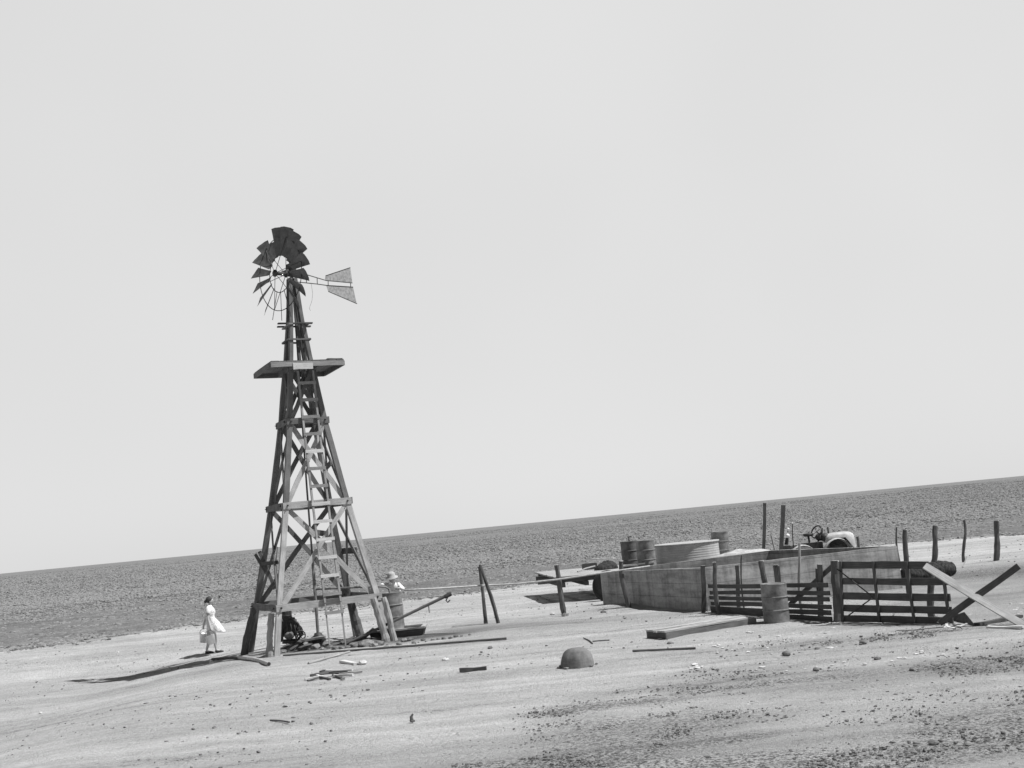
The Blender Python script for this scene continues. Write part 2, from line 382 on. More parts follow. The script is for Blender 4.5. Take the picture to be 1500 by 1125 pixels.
def pit_shade_tone(x, y):  # darkens ground: shade painted under the pit planks, and plain tone patches
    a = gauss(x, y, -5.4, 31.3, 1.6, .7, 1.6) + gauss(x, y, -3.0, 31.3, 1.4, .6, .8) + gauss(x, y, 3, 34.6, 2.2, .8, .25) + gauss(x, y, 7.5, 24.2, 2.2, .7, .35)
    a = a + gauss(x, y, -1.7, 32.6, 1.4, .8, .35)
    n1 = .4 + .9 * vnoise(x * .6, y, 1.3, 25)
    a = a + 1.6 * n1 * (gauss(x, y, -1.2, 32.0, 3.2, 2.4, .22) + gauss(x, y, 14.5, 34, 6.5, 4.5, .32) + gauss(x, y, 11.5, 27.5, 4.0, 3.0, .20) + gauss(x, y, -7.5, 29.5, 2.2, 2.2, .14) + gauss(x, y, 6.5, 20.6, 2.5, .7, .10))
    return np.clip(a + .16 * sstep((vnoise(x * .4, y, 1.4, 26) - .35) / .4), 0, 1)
Vt = np.stack([XX.ravel(), YY.ravel(), ZZ.ravel()], 1); nx, ny = len(xs), len(ys)
idx = np.arange(nx * ny).reshape(ny, nx)
quads = np.stack([idx[:-1, :-1], idx[:-1, 1:], idx[1:, 1:], idx[1:, :-1]], -1).reshape(-1, 4)
fcell = (fd[:-1, :-1].ravel() > 0)
def np_mesh(name, V, F, mat, smooth=True, attrs=None):
    used, inv = np.unique(F, return_inverse=True); V2 = V[used]; F2 = inv.reshape(F.shape)
    me = bpy.data.meshes.new(name); k = F.shape[1]
    me.vertices.add(len(V2)); me.vertices.foreach_set('co', V2.astype(np.float32).ravel())
    me.loops.add(F2.size); me.loops.foreach_set('vertex_index', F2.astype(np.int32).ravel())
    me.polygons.add(len(F2)); me.polygons.foreach_set('loop_start', np.arange(0, F2.size, k, dtype=np.int32)); me.polygons.foreach_set('loop_total', np.full(len(F2), k, dtype=np.int32))
    me.polygons.foreach_set('use_smooth', np.full(len(F2), smooth, dtype=bool))
    me.update(calc_edges=True); me.materials.append(mat)
    for an, fn in (attrs or {}).items():
        A = me.attributes.new(an, 'FLOAT', 'POINT'); A.data.foreach_set('value', fn(V2[:, 0], V2[:, 1]).astype(np.float32))
    o = bpy.data.objects.new(name, me); COL.objects.link(o); return o
tag(np_mesh('ground', Vt, quads[~fcell], M['ground'], True, {'trample': trample, 'pit_shade_tone': pit_shade_tone}), 'bare pale trampled dirt of the farmyard', None, None, 'structure')
tag(np_mesh('ploughed_field', Vt, quads[fcell], M['field'], True, {'edge': lambda x, y: np.clip((y - edge_y(x)) / 3.5, 0, 1)}), 'dark ploughed field running flat to the horizon', None, None, 'structure')

# loose clods and crumbs: nobody could count them
t_ = (1 + 5 ** .5) / 2
ICO = np.array([(-1, t_, 0), (1, t_, 0), (-1, -t_, 0), (1, -t_, 0), (0, -1, t_), (0, 1, t_), (0, -1, -t_), (0, 1, -t_), (t_, 0, -1), (t_, 0, 1), (-t_, 0, -1), (-t_, 0, 1)], float) / 1.9
ICF = np.array([(0, 11, 5), (0, 5, 1), (0, 1, 7), (0, 7, 10), (0, 10, 11), (1, 5, 9), (5, 11, 4), (11, 10, 2), (10, 7, 6), (7, 1, 8), (3, 9, 4), (3, 4, 2), (3, 2, 6), (3, 6, 8), (3, 8, 9), (4, 9, 5), (2, 4, 11), (6, 2, 10), (8, 6, 7), (9, 8, 1)])
def rocks(name, x, y, s, mat, label, flat=.7, lift=.2):
    N = len(x); v = ICO[None] * (1 + (rng.random((N, 12, 1)) - .5) * .7)
    v = v * np.stack([.7 + .7 * rng.random(N), .7 + .7 * rng.random(N), flat * (.6 + .6 * rng.random(N))], 1)[:, None, :] * s[:, None, None]
    a = rng.random(N) * 6.28; ca, sa = np.cos(a)[:, None], np.sin(a)[:, None]
    X = v[..., 0] * ca - v[..., 1] * sa; Y = v[..., 0] * sa + v[..., 1] * ca
    z = base(x, y)
    V = np.stack([X + x[:, None], Y + y[:, None], v[..., 2] + (z + s * lift)[:, None]], -1).reshape(-1, 3)
    F = (ICF[None] + (np.arange(N) * 12)[:, None, None]).reshape(-1, 3)
    return tag(np_mesh(name, V, F, mat, False), label, None, None, 'stuff')
def inview(x, y): return np.abs(x) < y * .47 + 2
N = 200000; y = 41 + 75 * rng.random(N) ** 1.4; x = (rng.random(N) - .5) * 2 * (y * .47 + 1)
k = (y - edge_y(x) > -np.abs(rng.normal(0, 1.1, N)) ** 1.5 * (.3 + vnoise(x, y, 1.7, 27))) & inview(x, y) & (vnoise(x, y, 1.1, 12) > .28); x, y = x[k], y[k]
k = (rng.random(len(x)) < 1.2 * sstep((y - edge_y(x)) / 4.5 + .45) * (.35 + 1.1 * sstep((vnoise(x * .4, y, 3.1, 19) - .3) / .4))); x, y = x[k], y[k]
N = 120000; y2 = 1 / (1 / 1000 + (1 / 85 - 1 / 1000) * rng.random(N)); x2 = (rng.random(N) - .5) * 2 * (y2 * .47 + 1)
sz = np.concatenate([.016 + .10 * rng.random(len(x)) ** 4 + (y - 41) * .0006, np.minimum(.04 + .0007 * (y2 - 85), .32) + .16 * rng.random(N) ** 5])
x = np.concatenate([x, x2]); y = np.concatenate([y, y2])
rocks('field_clods', x, y, sz, M['clod'], 'clods turned up by the plough', .5, .2)
N = 380000; y = 11 + 20 * rng.random(N); x = -8 + 26 * rng.random(N)
k = (rng.random(N) < trample(x, y) * 1.0 * sstep((vnoise(x * .7, y, .3, 23) - .35) / .3)) & inview(x, y); x, y = x[k], y[k]
rocks('dung_crumbs', x, y, .005 + .02 * rng.random(len(x)) ** 4, M['dung'], 'dark crumbs of dung and earth trodden into the yard', .6)
N = 26000; y = 11 + 42 * rng.random(N) ** 1.2; x = (rng.random(N) - .5) * 2 * (y * .47 + 1); k = (y < edge_y(x) - .2) & (vnoise(x, y, 3, 14) > .45); x, y = x[k], y[k]
rocks('pebbles', x, y, .004 + .03 * rng.random(len(x)) ** 9, M['stone_dark'], 'small stones and chips strewn over the bare yard', .6)
N = 900; y = 19 + 7 * rng.random(N); x = 2.5 + 9 * rng.random(N); k = vnoise(x, y, 1.0, 15) > .6; x, y = x[k], y[k]
rocks('pale_chips', x, y, .012 + .05 * rng.random(len(x)) ** 3, M['stone'], 'pale lime chips scattered before the gate', .35)

# ---------------------------------------------------------------- windmill
TC = Vector((-5.872, 31.939, 0)); TR = math.radians(25.37)
def TL(x, y, z): return Vector((TC.x + x * math.cos(TR) - y * math.sin(TR), TC.y + x * math.sin(TR) + y * math.cos(TR), z))
SZ = [(0, 1.537), (1.19, 1.317), (3.8, .837), (6.07, .482), (7.56, .30), (8.8, .165), (10.15, .07)]
def hs(z): return float(np.interp(z, [a for a, _ in SZ], [b for _, b in SZ]))
wm = thing('windmill', 'tall wooden windmill with a dark bladed wheel, tin tail vane, platform and ladder', 'windmill', TC)
NRM = {'front': (0, -1), 'back': (0, 1), 'left': (-1, 0), 'right': (1, 0)}
def corner(sx, sy, z, off=0.0): return TL(sx * (hs(z) + off), sy * (hs(z) + off), z)
for sx in (-1, 1):
    for sy in (-1, 1):
        mb = MB()
        zs = [-.15, 1.19, 3.8, 6.07, 7.56, 8.8, 10.15]
        up = TL(sx, 0, 0) - TL(0, 0, 0)
        for a, b in zip(zs[:-1], zs[1:]):
            if b == 6.07: mb.build('leg', M['wood_lit' if sy < 0 else 'wood_old_shaded'], wm); mb = MB()  # front legs in the lit tone, rear legs with shade in the colour
            wd = .145 if b < 8 else (.19 if b < 9 else .13)
            mb.beam(corner(sx, sy, a if a > -.1 else -.15), corner(sx, sy, b), wd, .14 if b < 8 else .1, up, .004)
        mb.build('upper_leg', M['wood_old_shaded'], wm)
def face_pt(side, u, z, off):
    s_ = hs(z)
    nx_, ny_ = NRM[side]
    if nx_ == 0: return TL(u * s_, ny_ * (s_ + off), z)
    return TL(nx_ * (s_ + off), u * s_, z)
for z in (1.19, 3.8, 6.07, 8.37):
    for side in NRM:
        t = .05; wdt = .17 if z < 8 else .045; ext = 1 + .1 / hs(z)
        nrm = TL(*NRM[side], 0) - TC
        MB().beam(face_pt(side, -ext, z, .10), face_pt(side, ext, z, .10), t, wdt, (0, 0, 1), .004).build('girt', M['wood_lit' if (side == 'front' and z < 5) else 'wood_old_shaded'], wm)  # lower front girts painted sunlit, side and back ones painted shaded
MB().beam(face_pt('right', -.2, 2.45, .1), face_pt('right', 1.1, 2.45, .1), .05, .16).build('girt', M['wood_dark'], wm)
bays = [(1.27, 3.72), (3.88, 6.0), (6.14, 7.5)]
for za, zb in bays:
    for side in NRM:
        for k_, (ua, ub) in enumerate(((-.93, .93), (.93, -.93))):
            off = .055 if side == 'front' and k_ == 0 else .02 - k_ * .05
            nr = (TL(*NRM[side], 0) - TC)
            MB().beam(face_pt(side, ua, za, off), face_pt(side, ub, zb, off), .13 if za < 5 else .12, .03, nr, .006).build('brace', M['wood_lit'] if side == 'front' and za < 6 else M['wood_old_shaded'], wm)  # front braces get the sunlit tone, other faces the shaded one
for z in (1.19, 3.8, 6.07):
    for side in ('front', 'left'):
        for u in (-1, 1):
            p_ = face_pt(side, u * .98, z, .13); nr = (TL(*NRM[side], 0) - TC)
            MB().lathe([(.028, 0), (.028, .02), (.012, .025), (.012, .05), (.001, .05)], p_, 8, nr).build('bolt', M['iron'], wm)
for (s1, u1, z1, s2, u2, z2) in (('front', -.2, 3.05, 'front', .35, 2.93), ('right', -.6, 4.9, 'right', .6, 4.75)):
    MB().beam(face_pt(s1, u1, z1, -.06), face_pt(s2, u2, z2, -.06), .03, .15).build('patch_board', M['wood_old_shaded'], wm)
# top section sheathing boards
for sx, sy in ((-1, 0), (0, -1), (1, 0)):
    a = TL(sx * .22, sy * .22 - .0, 7.75); b = TL(sx * .06, sy * .06, 10.0)
    MB().beam(a, b, .07, .03, TL(sx, sy, 0) - TC).build('brace', M['wood_dark'], wm)
# platform
pl = MB(); P0 = 1.014; zt = 7.60
for i in range(9):
    u = -P0 + (i + .5) * 2 * P0 / 9
    if i == 4 or i == 5: 
        pl.beam(TL(u, -P0, zt + .05), TL(u, -.25, zt + .05), 2 * P0 / 9 - .012, .035, (0, 0, 1)); pl.beam(TL(u, .25, zt + .05), TL(u, P0, zt + .05), 2 * P0 / 9 - .012, .035, (0, 0, 1))
    else: pl.beam(TL(u, -P0, zt + .05), TL(u, P0 + random.uniform(-.02, .03), zt + .05), 2 * P0 / 9 - .012, .035, (0, 0, 1), .003)
plat = pl.build('platform', M['wood_old_shaded'], wm)
for a, b in (((-P0, -P0), (P0, -P0)), ((-P0, P0), (P0, P0)), ((-P0, -P0 + .03), (-P0, P0 - .03)), ((P0, -P0 + .03), (P0, P0 - .03)), ((-.34, -P0 + .03), (-.34, P0 - .03)), ((.34, -P0 + .03), (.34, P0 - .03))):
    MB().beam(TL(*a, zt - .035), TL(*b, zt - .035), .05, .13, (0, 0, 1)).build('joist', M['wood'] if a[1] < 0 and b[1] < 0 else M['wood_old_shaded'], plat)  # front joist lighter as its lit side; the rest hold painted shade
MB().beam(TL(-.42, -P0 - .035, zt - .1), TL(.12, -P0 - .035, zt - .1), .02, .17, (0, 0, 1)).build('cleat', M['wood_pale'], plat)
MB().beam(TL(.55, -.95, zt + .085), TL(.98, -.9, zt + .085), .14, .03, (0, 0, 1)).build('loose_board', M['wood_dark'], plat)
# little upper service boards
for a, b, z, mt_ in (((-.55, -.24), (.42, -.24), 8.83, 'wood_dark'), ((-.45, .24), (.5, .24), 8.83, 'wood_dark'), ((-.24, -.45), (-.24, .4), 8.79, 'wood'), ((.24, -.4), (.24, .5), 8.79, 'wood_dark')):
    MB().beam(TL(*a, z), TL(*b, z), .11, .035, (0, 0, 1)).build('service_board', M[mt_], wm)
# ladder
def lad(z): return -(hs(max(z, 0.0)) + .19)
ld = MB()
for sx in (-1, 1):
    pts = [(.05 + sx * .21, lad(z) if z > 1 else -1.317 - .19 - (1.19 - z) * .13, z) for z in (.05 if sx > 0 else .12, 1.19, 2.5, 3.8, 5, 6.07, 6.9, 7.45)]
    for a, b in zip(pts[:-1], pts[1:]): ld.beam(TL(*a), TL(*b), .05 if a[2] > 1 else .035, .06 if a[2] > 1 else .035, (0, 0, 1), 0, 1)
ldo = ld.build('ladder', M['wood'], wm)
z = .93
while z < 7.3:
    yy = (lad(z) if z > 1.19 else -1.317 - .19 - (1.19 - z) * .13) - .04
    MB().beam(TL(.05 - .25, yy, z), TL(.05 + .25, yy, z), .045, .085, (0, 0, 1), 0, 2).build('rung', M['wood_pale'] if z < 5.5 and random.random() < .7 else M['wood'], ldo); z += .475
# pump rod, well pipe, delivery pipe
MB().tube([TL(0, 0, .15), TL(0, 0, .35), TL(.0, 0, 2.2)], .042, 10).build('well_pipe', M['pipe'], wm)
MB().beam(TL(0, 0, 2.2), TL(0, 0, 10.1), .045, .045, (0, 1, 0), .006, 8).build('pump_rod', M['wood_dark'], wm)
MB().lathe([(.05, 0), (.2, 0), (.2, .16), (.12, .2), (.1, .26), (.05, .27)], TL(0, 0, .08), 16).build('well_head', M['iron'], wm, smooth=True)
pa = at(459.5, 863.5, TC.y); pb = at(550, 859, 31.85); pc = at(564, 859.5, 31.9); pd_ = at(570, 863, 31.9); pe = Vector((pd_.x + .01, pd_.y, pd_.z - .22))
MB().tube([pa, pb, pc, pd_, pe], .028, 10).build('delivery_pipe', M['pipe'], wm, smooth=True)
# leg anchor posts
def rough_post(a, b, r_, n=10, seg=10, rough=.14, bend=.02):
    a = Vector(a); b = Vector(b); d = b - a; x = d.orthogonal().normalized(); y = d.cross(x).normalized(); ph = random.random() * 6
    pts = [a + d * (i / seg) + x * bend * math.sin(i / seg * 5 + ph) + y * bend * math.cos(i / seg * 4 + ph * 2) for i in range(seg + 1)]
    rr = [r_ * (1.12 - .25 * i / seg) * random.uniform(.93, 1.08) for i in range(seg + 1)]
    return MB().tube(pts, rr, n, rough)
for pb_, pt_, Y_, r_, mt_ in (((394.5, 965), (397.5, 899), 30.35, .085, 'bark_pale'), ((357, 958), (371, 891), 32.3, .105, 'bark'), ((580, 943), (562, 875), 31.05, .085, 'bark_pale'), ((569, 944), (547, 876), 31.0, .10, 'bark_pale'), ((530, 930), (512, 877), 33.2, .12, 'bark')):
    a = at(*pb_, Y_); a.z = min(a.z, 0) - .12
    rough_post(a, at(*pt_, Y_), r_, 10, 10, .16, .012).build('anchor_post', M[mt_], wm, smooth=False)
# furl lever on the left face
fl = MB()
fl.beam(at(380, 808, 31.6), at(403, 862, 31.3), .09, .05, (0, 1, 0)); fl.beam(at(374, 812, 31.75), at(392, 842, 31.55), .08, .05, (0, 1, 0))
flo = fl.build('furling_lever', M['wood_dark'], wm)
MB().beam(at(383, 826, 31.5), at(407, 823.5, 31.2), .05, .1, (0, 0, 1)).build('bracket', M['wood_dark'], flo)
MB().tube([at(406.5, 801, 31.3), at(404, 822, 31.25), at(406.5, 860, 31.2)], .018, 6).build('wire', M['pipe_pale'], flo)
# ---- wheel
cdir = Vector((-6.35, 31.6, 0)) ; cdir = -cdir.normalized()           # from hub to camera (horizontal)
def rot2(v, a): return Vector((v.x * math.cos(a) - v.y * math.sin(a), v.x * math.sin(a) + v.y * math.cos(a), 0))
WN = rot2(cdir, -R(56)); WT = Vector((0, 0, 1)).cross(WN)
MH = TL(0, 0, 10.42); HUB = MH + WN * .50; 
# nudge hub so it lies on its surveyed sight line
hp = at(410.4, 401, HUB.y); HUB = Vector((hp.x, hp.y, hp.z))
def ringpts(c, r_, n=48): return [c + WT * math.cos(2 * math.pi * i / n) * r_ + Vector((0, 0, 1)) * math.sin(2 * math.pi * i / n) * r_ for i in range(n + 1)]
whl = MB()
whl.tube(ringpts(HUB, 1.03), .012, 6, caps=False); whl.tube(ringpts(HUB, .52), .012, 6, caps=False)
whl = whl.build('wheel', M['iron'], wm, smooth=True)
MB().lathe([(.04, -.22), (.09, -.21), (.09, -.17), (.05, -.15), (.05, .13), (.1, .15), (.1, .19), (.03, .24)], HUB, 14, WN).build('hub', M['iron'], whl, smooth=True)
sgn = 1 if cdir.dot(WT) > 0 else -1
beta = R(34)
for i in range(18):
    ph = 2 * math.pi * (i + .35) / 18
    e = WT * math.cos(ph) + Vector((0, 0, 1)) * math.sin(ph); tau = -WT * math.sin(ph) + Vector((0, 0, 1)) * math.cos(ph)
    if i % 3 == 0:
        for s_ in (-.18, .16):
            MB().tube([HUB + WN * s_ + e * .05, HUB + e * 1.03], .009, 5).build('spoke', M['iron'], whl)
    broken = (i == 5 and sgn > 0) or (i == 3 and sgn < 0)
    ch = (tau * math.cos(beta) + WN * sgn * math.sin(beta)).normalized(); nn = e.cross(ch).normalized()
    jit = random.uniform(-.03, .03); ch = (ch + nn * jit).normalized()
    mb = MB(); vs = []; fs = []
    for lay in (0, 1):
        for a_ in range(5):
            rr = .50 + ((1.0 if broken else 1.31) - .50) * a_ / 4; wdt = .165 + (.40 - .165) * a_ / 4
            for b_ in range(5):
                q = b_ / 4 - .5
                vs.append(HUB + e * (rr - (.03 if abs(q) == .5 and a_ == 4 else 0)) + ch * q * wdt + nn * ((q * q) * .05 * sgn + lay * .003))
    for lay in (0, 1):
        for a_ in range(4):
            for b_ in range(4):
                k0 = lay * 25 + a_ * 5 + b_; f = [k0, k0 + 1, k0 + 6, k0 + 5]; fs.append(f if lay else f[::-1])
    mb.add(vs, fs); mb.build('blade', M['blade'], whl, smooth=True)
# gearbox and mast head
gb = MB(); gb.box(MH + Vector((0, 0, -.02)), (.2, .2, .34), math.atan2(WN.y, WN.x)); gb.tube([HUB, MH], .05, 8); gb.tube([TL(0, 0, 9.9), MH], .045, 8)
gb.build('gearbox', M['iron'], wm)
# ---- tail vane in the vertical plane through the mast
TD = -WN
def vp(px, py):
    d = ray(px, py); n_ = Vector((TD.y, -TD.x, 0)); o_ = Vector((0, 0, EYE)); t = (MH - o_).dot(n_) / d.dot(n_); return o_ + d * t
tl = MB(); tl.tube([vp(436, 397.5), vp(448, 402), vp(478, 411), vp(516, 414.5)], .014, 6); tl.tube([vp(430, 412.5), vp(464, 416), vp(478, 418), vp(517, 420.5)], .014, 6)
for a, b in (((448.5, 402), (449, 414.5)), ((464.5, 407), (464.8, 416)), ((480.6, 411), (480.8, 418)), ((513.5, 414.5), (513.8, 420))): tl.tube([vp(*a), vp(*b)], .012, 6)
tlo = tl.build('tail_boom', M['iron'], wm)
off = Vector((TD.y, -TD.x, 0)) * .004
for poly in ([(477, 404), (476, 409), (479, 411.5), (497, 413), (516, 414.2), (514.5, 402), (513, 392), (495, 398)], [(478, 418), (497, 419.2), (517, 420.3), (519.5, 432), (522.5, 444.5), (501, 435.5), (481, 427)]):
    n_ = len(poly); A = [vp(*q) for q in poly]; vs = [q + off for q in A] + [q - off for q in A]
    fs = [list(range(n_)), [n_ + k for k in range(n_)][::-1]] + [[k, n_ + k, n_ + (k + 1) % n_, (k + 1) % n_] for k in range(n_)]
    MB().add(vs, fs).build('vane_sheet', M['vane'], tlo)
MB().tube([vp(477, 404), vp(513, 392)], .012, 6).build('rim_rod', M['iron'], tlo)
MB().tube([vp(481, 427), vp(523, 445)], .012, 6).build('rim_rod', M['iron'], tlo)
wr = [vp(456, 416), vp(458, 430), vp(457, 440), vp(453, 452), vp(455, 455)]
MB().tube(wr, .004, 5).build('hanging_wire', M['iron'], tlo)

# pump engine beside the well
eo = at(425, 942, 31.6); eo.z = gz(eo.x, eo.y)
en = thing('pump_engine', 'small dark cast iron pump engine with spoked flywheel between the tower legs', 'engine', eo)
def EP(px, py, dy=0.0): return at(px, py, 31.6 + dy)
mb = MB(); mb.box(EP(424, 920), (.36, .3, .42)); mb.lathe([(.12, 0), (.15, .05), (.15, .3), (.12, .36), (.05, .4)], EP(420, 911) , 12); mb.build('crankcase', M['iron'], en)
mb = MB(); mb.tube([EP(414, 902), EP(428, 906), EP(436, 921), EP(442, 932)], .045, 8, .1); mb.tube([EP(430, 905), EP(436, 915, -.1), EP(440, 928, -.1)], .03, 8); mb.build('intake_pipe', M['iron'], en)
MB().ico(EP(424, 931, -.18), .12, (1.2, .8, .9), .08, 2).build('fuel_tank', M['stone_dark'], en, smooth=True)
def spoked(c, r_, ax, tr, mat, par, name='flywheel', nsp=5):
    c = Vector(c); ax = Vector(ax).normalized(); x = ax.orthogonal().normalized(); y = ax.cross(x); mb = MB()
    mb.tube([c + x * math.cos(2 * math.pi * i / 24) * r_ + y * math.sin(2 * math.pi * i / 24) * r_ for i in range(25)], tr, 6, caps=False)
    for i in range(nsp):
        a = 2 * math.pi * i / nsp; mb.tube([c, c + (x * math.cos(a) + y * math.sin(a)) * r_], tr * .6, 5)
    mb.tube([c - ax * .05, c + ax * .05], tr * 2, 8)
    return mb.build(name, mat, par, smooth=True)
spoked(EP(440, 931, -.2), .13, (.35, -1, 0), .018, M['iron'], en)
spoked(EP(432, 926, .15), .2, (.35, -1, 0), .025, M['iron'], en)
mb = MB(); mb.beam(EP(414, 941, -.2), EP(440, 941, .0), .08, .08); mb.beam(EP(414, 939, .25), EP(440, 937, .3), .08, .08); mb.beam(EP(411, 905, 0), EP(413, 940, 0), .07, .1, (0, 1, 0)); mb.build('engine_base', M['wood_dark'], en)

# planks, clods round the well pit
a = at(443, 938, 31.0); b = at(476, 933, 31.0)
one('plank', MB().beam(a, b, .28, .05, (0, 0, 1), .004), M['wood'], a, 'weathered plank laid across the well pit under the windmill', 'plank')
a = at(434, 948, 30.6); a.z = gz(a.x, a.y) + .02; b = at(424, 951, 30.5); b.z = a.z
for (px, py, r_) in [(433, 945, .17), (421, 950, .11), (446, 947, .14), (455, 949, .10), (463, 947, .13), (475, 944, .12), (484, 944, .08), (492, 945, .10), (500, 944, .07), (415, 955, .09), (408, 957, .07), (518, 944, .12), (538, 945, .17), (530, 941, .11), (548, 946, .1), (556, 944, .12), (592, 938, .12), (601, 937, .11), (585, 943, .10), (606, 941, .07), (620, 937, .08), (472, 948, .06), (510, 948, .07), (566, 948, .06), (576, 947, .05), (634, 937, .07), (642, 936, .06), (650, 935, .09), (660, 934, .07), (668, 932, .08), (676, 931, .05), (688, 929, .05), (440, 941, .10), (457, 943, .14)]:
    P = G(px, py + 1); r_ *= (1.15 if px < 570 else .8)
    one('earth_clod', MB().ico((P.x, P.y, P.z + r_ * .25), r_, (1.1, .9, .6), .2, 2), M['clod'] if random.random() < .5 else (M['stone_dark'] if random.random() < .5 else M['dung']), P, 'rough lump of broken earth along the well pit and trough', 'clod', 'lumps of broken earth around the well pit and trough')  # dark mix of tones also stands in for shade under the pit planks

# ---------------------------------------------------------------- drums
def drum(name, label, P, r_, h_, mat, lean=(0, 0), lid=True, group=None):
    t = thing(name, label, 'drum', (P.x, P.y, P.z), group); t.rotation_euler = (lean[0], lean[1], random.random() * 6)
    sv = t.rotation_euler.copy(); L = Vector(t.location)
    pr = [(r_ * .97, 0), (r_, .01), (r_, .02), (r_ * .985, .03)]
    pr += [(r_ * .985, h_ * .32)] + [(r_ * .985, h_ * .62)] + [(r_ * .985, h_ - .03), (r_, h_ - .02), (r_, h_), (r_ * .96, h_), (r_ * .96, h_ - .025)]
    pr2 = []
    for a, b in zip(pr[:-1], pr[1:]):
        pr2.append(a)
        if abs(b[1] - a[1]) > .2:
            for k_ in (1, 2, 3): pr2.append((a[0] + (b[0] - a[0]) * k_ / 4, a[1] + (b[1] - a[1]) * k_ / 4))
    pr2.append(pr[-1]); pr2.append((.001, h_ - .025))
    MB().lathe(pr2, L, 40, None, .008).build('shell', mat, t, smooth=True)
    for f in (.335, .66):
        MB().lathe([(r_ * .98, h_ * f - .022), (r_ * 1.03, h_ * f - .008), (r_ * 1.03, h_ * f + .008), (r_ * .98, h_ * f + .022)], L, 40).build('hoop', mat, t, smooth=True)
    MB().lathe([(.035, 0), (.035, .02), (.001, .02)], L + Vector((r_ * .6, 0, h_ - .028)), 10).build('bung', M['iron'], t)
    return t
P = G(1142, 913); drum('steel_drum', 'rusty steel drum standing alone in front of the slat fence', Vector((P.x, P.y + .28, P.z - .02)), .295, .89, M['rust'], (R(-.5), R(-1.2)))
DP = at(575, 916, 31.95); drum('steel_drum', 'large rusty drum under the delivery pipe beside the windmill', Vector((DP.x - .0, 31.95, .24)), .315, 1.0, M['rust'])
ZD = .86
def deckpt(px, Y): 
    # a point at deck height under image column px at depth Y
    lo, hi = 700, 950
    for _ in range(40):
        mid = (lo + hi) / 2
        if at(px, mid, Y).z > ZD: lo = mid
        else: hi = mid
    return at(px, (lo + hi) / 2, Y)
for px, Y, lab, ln in ((926, 39.3, 'dark drum with a small tap on top, left of the two wagon drums', (0, 0)), (949, 38.5, 'steel drum on the wagon touching the left side of the round tank', (0, R(-.5))), (1057, 40.6, 'leaning steel drum standing just right of the round tank on the wagon', (R(-1), R(-2.5)))):
    P = deckpt(px, Y); d_ = drum('steel_drum', lab, P + Vector((0, 0, .015)), .305, .95, M['rust_dark'] if px < 930 else M['rust'], ln)
    if px < 930:
        tp = MB().tube([P + Vector((.0, 0, .94)), P + Vector((0, 0, 1.1))], .02, 8); tp.tube([P + Vector((-.1, 0, 1.09)), P + Vector((.05, 0, 1.09))], .02, 8); q = tp.build('tap', M['iron'], None, P)
        q.parent = d_; q.location = (0, 0, 0); q.matrix_parent_inverse = Matrix.Identity(4)
# ---------------------------------------------------------------- wagon behind the concrete tank
def deckpix(px, py):
    d = ray(px, py); t = (ZD - EYE) / d.z; return Vector((0, 0, EYE)) + d * t
FLc = deckpix(813, 845.5); BLc = deckpix(783, 838); FRc = Vector((9.6, 38.5, ZD)); BRc = Vector((9.3, 42.6, ZD))
FLc.y = max(FLc.y, 37.5)
wo = Vector((5, 40, 0)); wg = thing('flatbed_wagon', 'long low flatbed wagon with pale plank deck behind the concrete tank', 'wagon', wo)
dk = MB(); NP = 15
for i in range(NP):
    t0_, t1_ = i / NP, (i + .94) / NP
    a0 = FLc.lerp(BLc, t0_); a1 = FLc.lerp(BLc, t1_); b0 = FRc.lerp(BRc, t0_); b1 = FRc.lerp(BRc, t1_); j = random.uniform(-.04, .04)
    a0.x += j; a1.x += j; dn = Vector((0, 0, -.045 + random.uniform(-.004, .004)))
    dk.hexa([a0 + dn, b0 + dn, b1 + dn, a1 + dn, a0, b0, b1, a1])
dk = dk.build('deck', M['wood_lit'], wg)
for i, t_0 in enumerate((.06, .5, .94)):
    a = FLc.lerp(BLc, t_0) + Vector((-.55 if i == 0 else -.3 if i == 1 else .1, 0, -.13)); b = FRc.lerp(BRc, t_0) + Vector((0, 0, -.13)); MB().beam(a, b, .12, .16, (0, 0, 1), .0).build('side_beam', M['wood_dark'], wg)
for t_0 in (.03, .12, .22, .35, .6, .85):
    a = FLc.lerp(FRc, t_0) + Vector((0, .1, -.29)); b = BLc.lerp(BRc, t_0) + Vector((0, -.1, -.29)); MB().beam(a, b, .12, .15, (0, 0, 1)).build('cross_beam', M['wood_dark'], wg)
for px, Y in ((889, 38.4), (889, 41.6), (1080, 39.4), (1080, 42.0)):
    P = deckpt(px, Y); c = Vector((P.x, P.y, .46)); 
    tw = MB().lathe([(.30, -.09), (.44, -.11), (.51, -.07), (.52, 0), (.51, .07), (.44, .11), (.30, .09)], c, 28, (0, 1, 0)); q = tw.build('wheel', M['rubber'], wg, smooth=True)
    MB().lathe([(.31, -.05), (.15, -.02), (.05, -.08), (.001, -.08)], c, 20, (0, 1, 0)).build('rim', M['iron'], q, smooth=True)
for px in (893, 1080):
    P = deckpt(px, 38.5); P2 = deckpt(px, 41.6); MB().beam((P.x, 38.4, .46), (P2.x, 41.6, .46), .1, .1).build('axle', M['wood_dark'], wg)
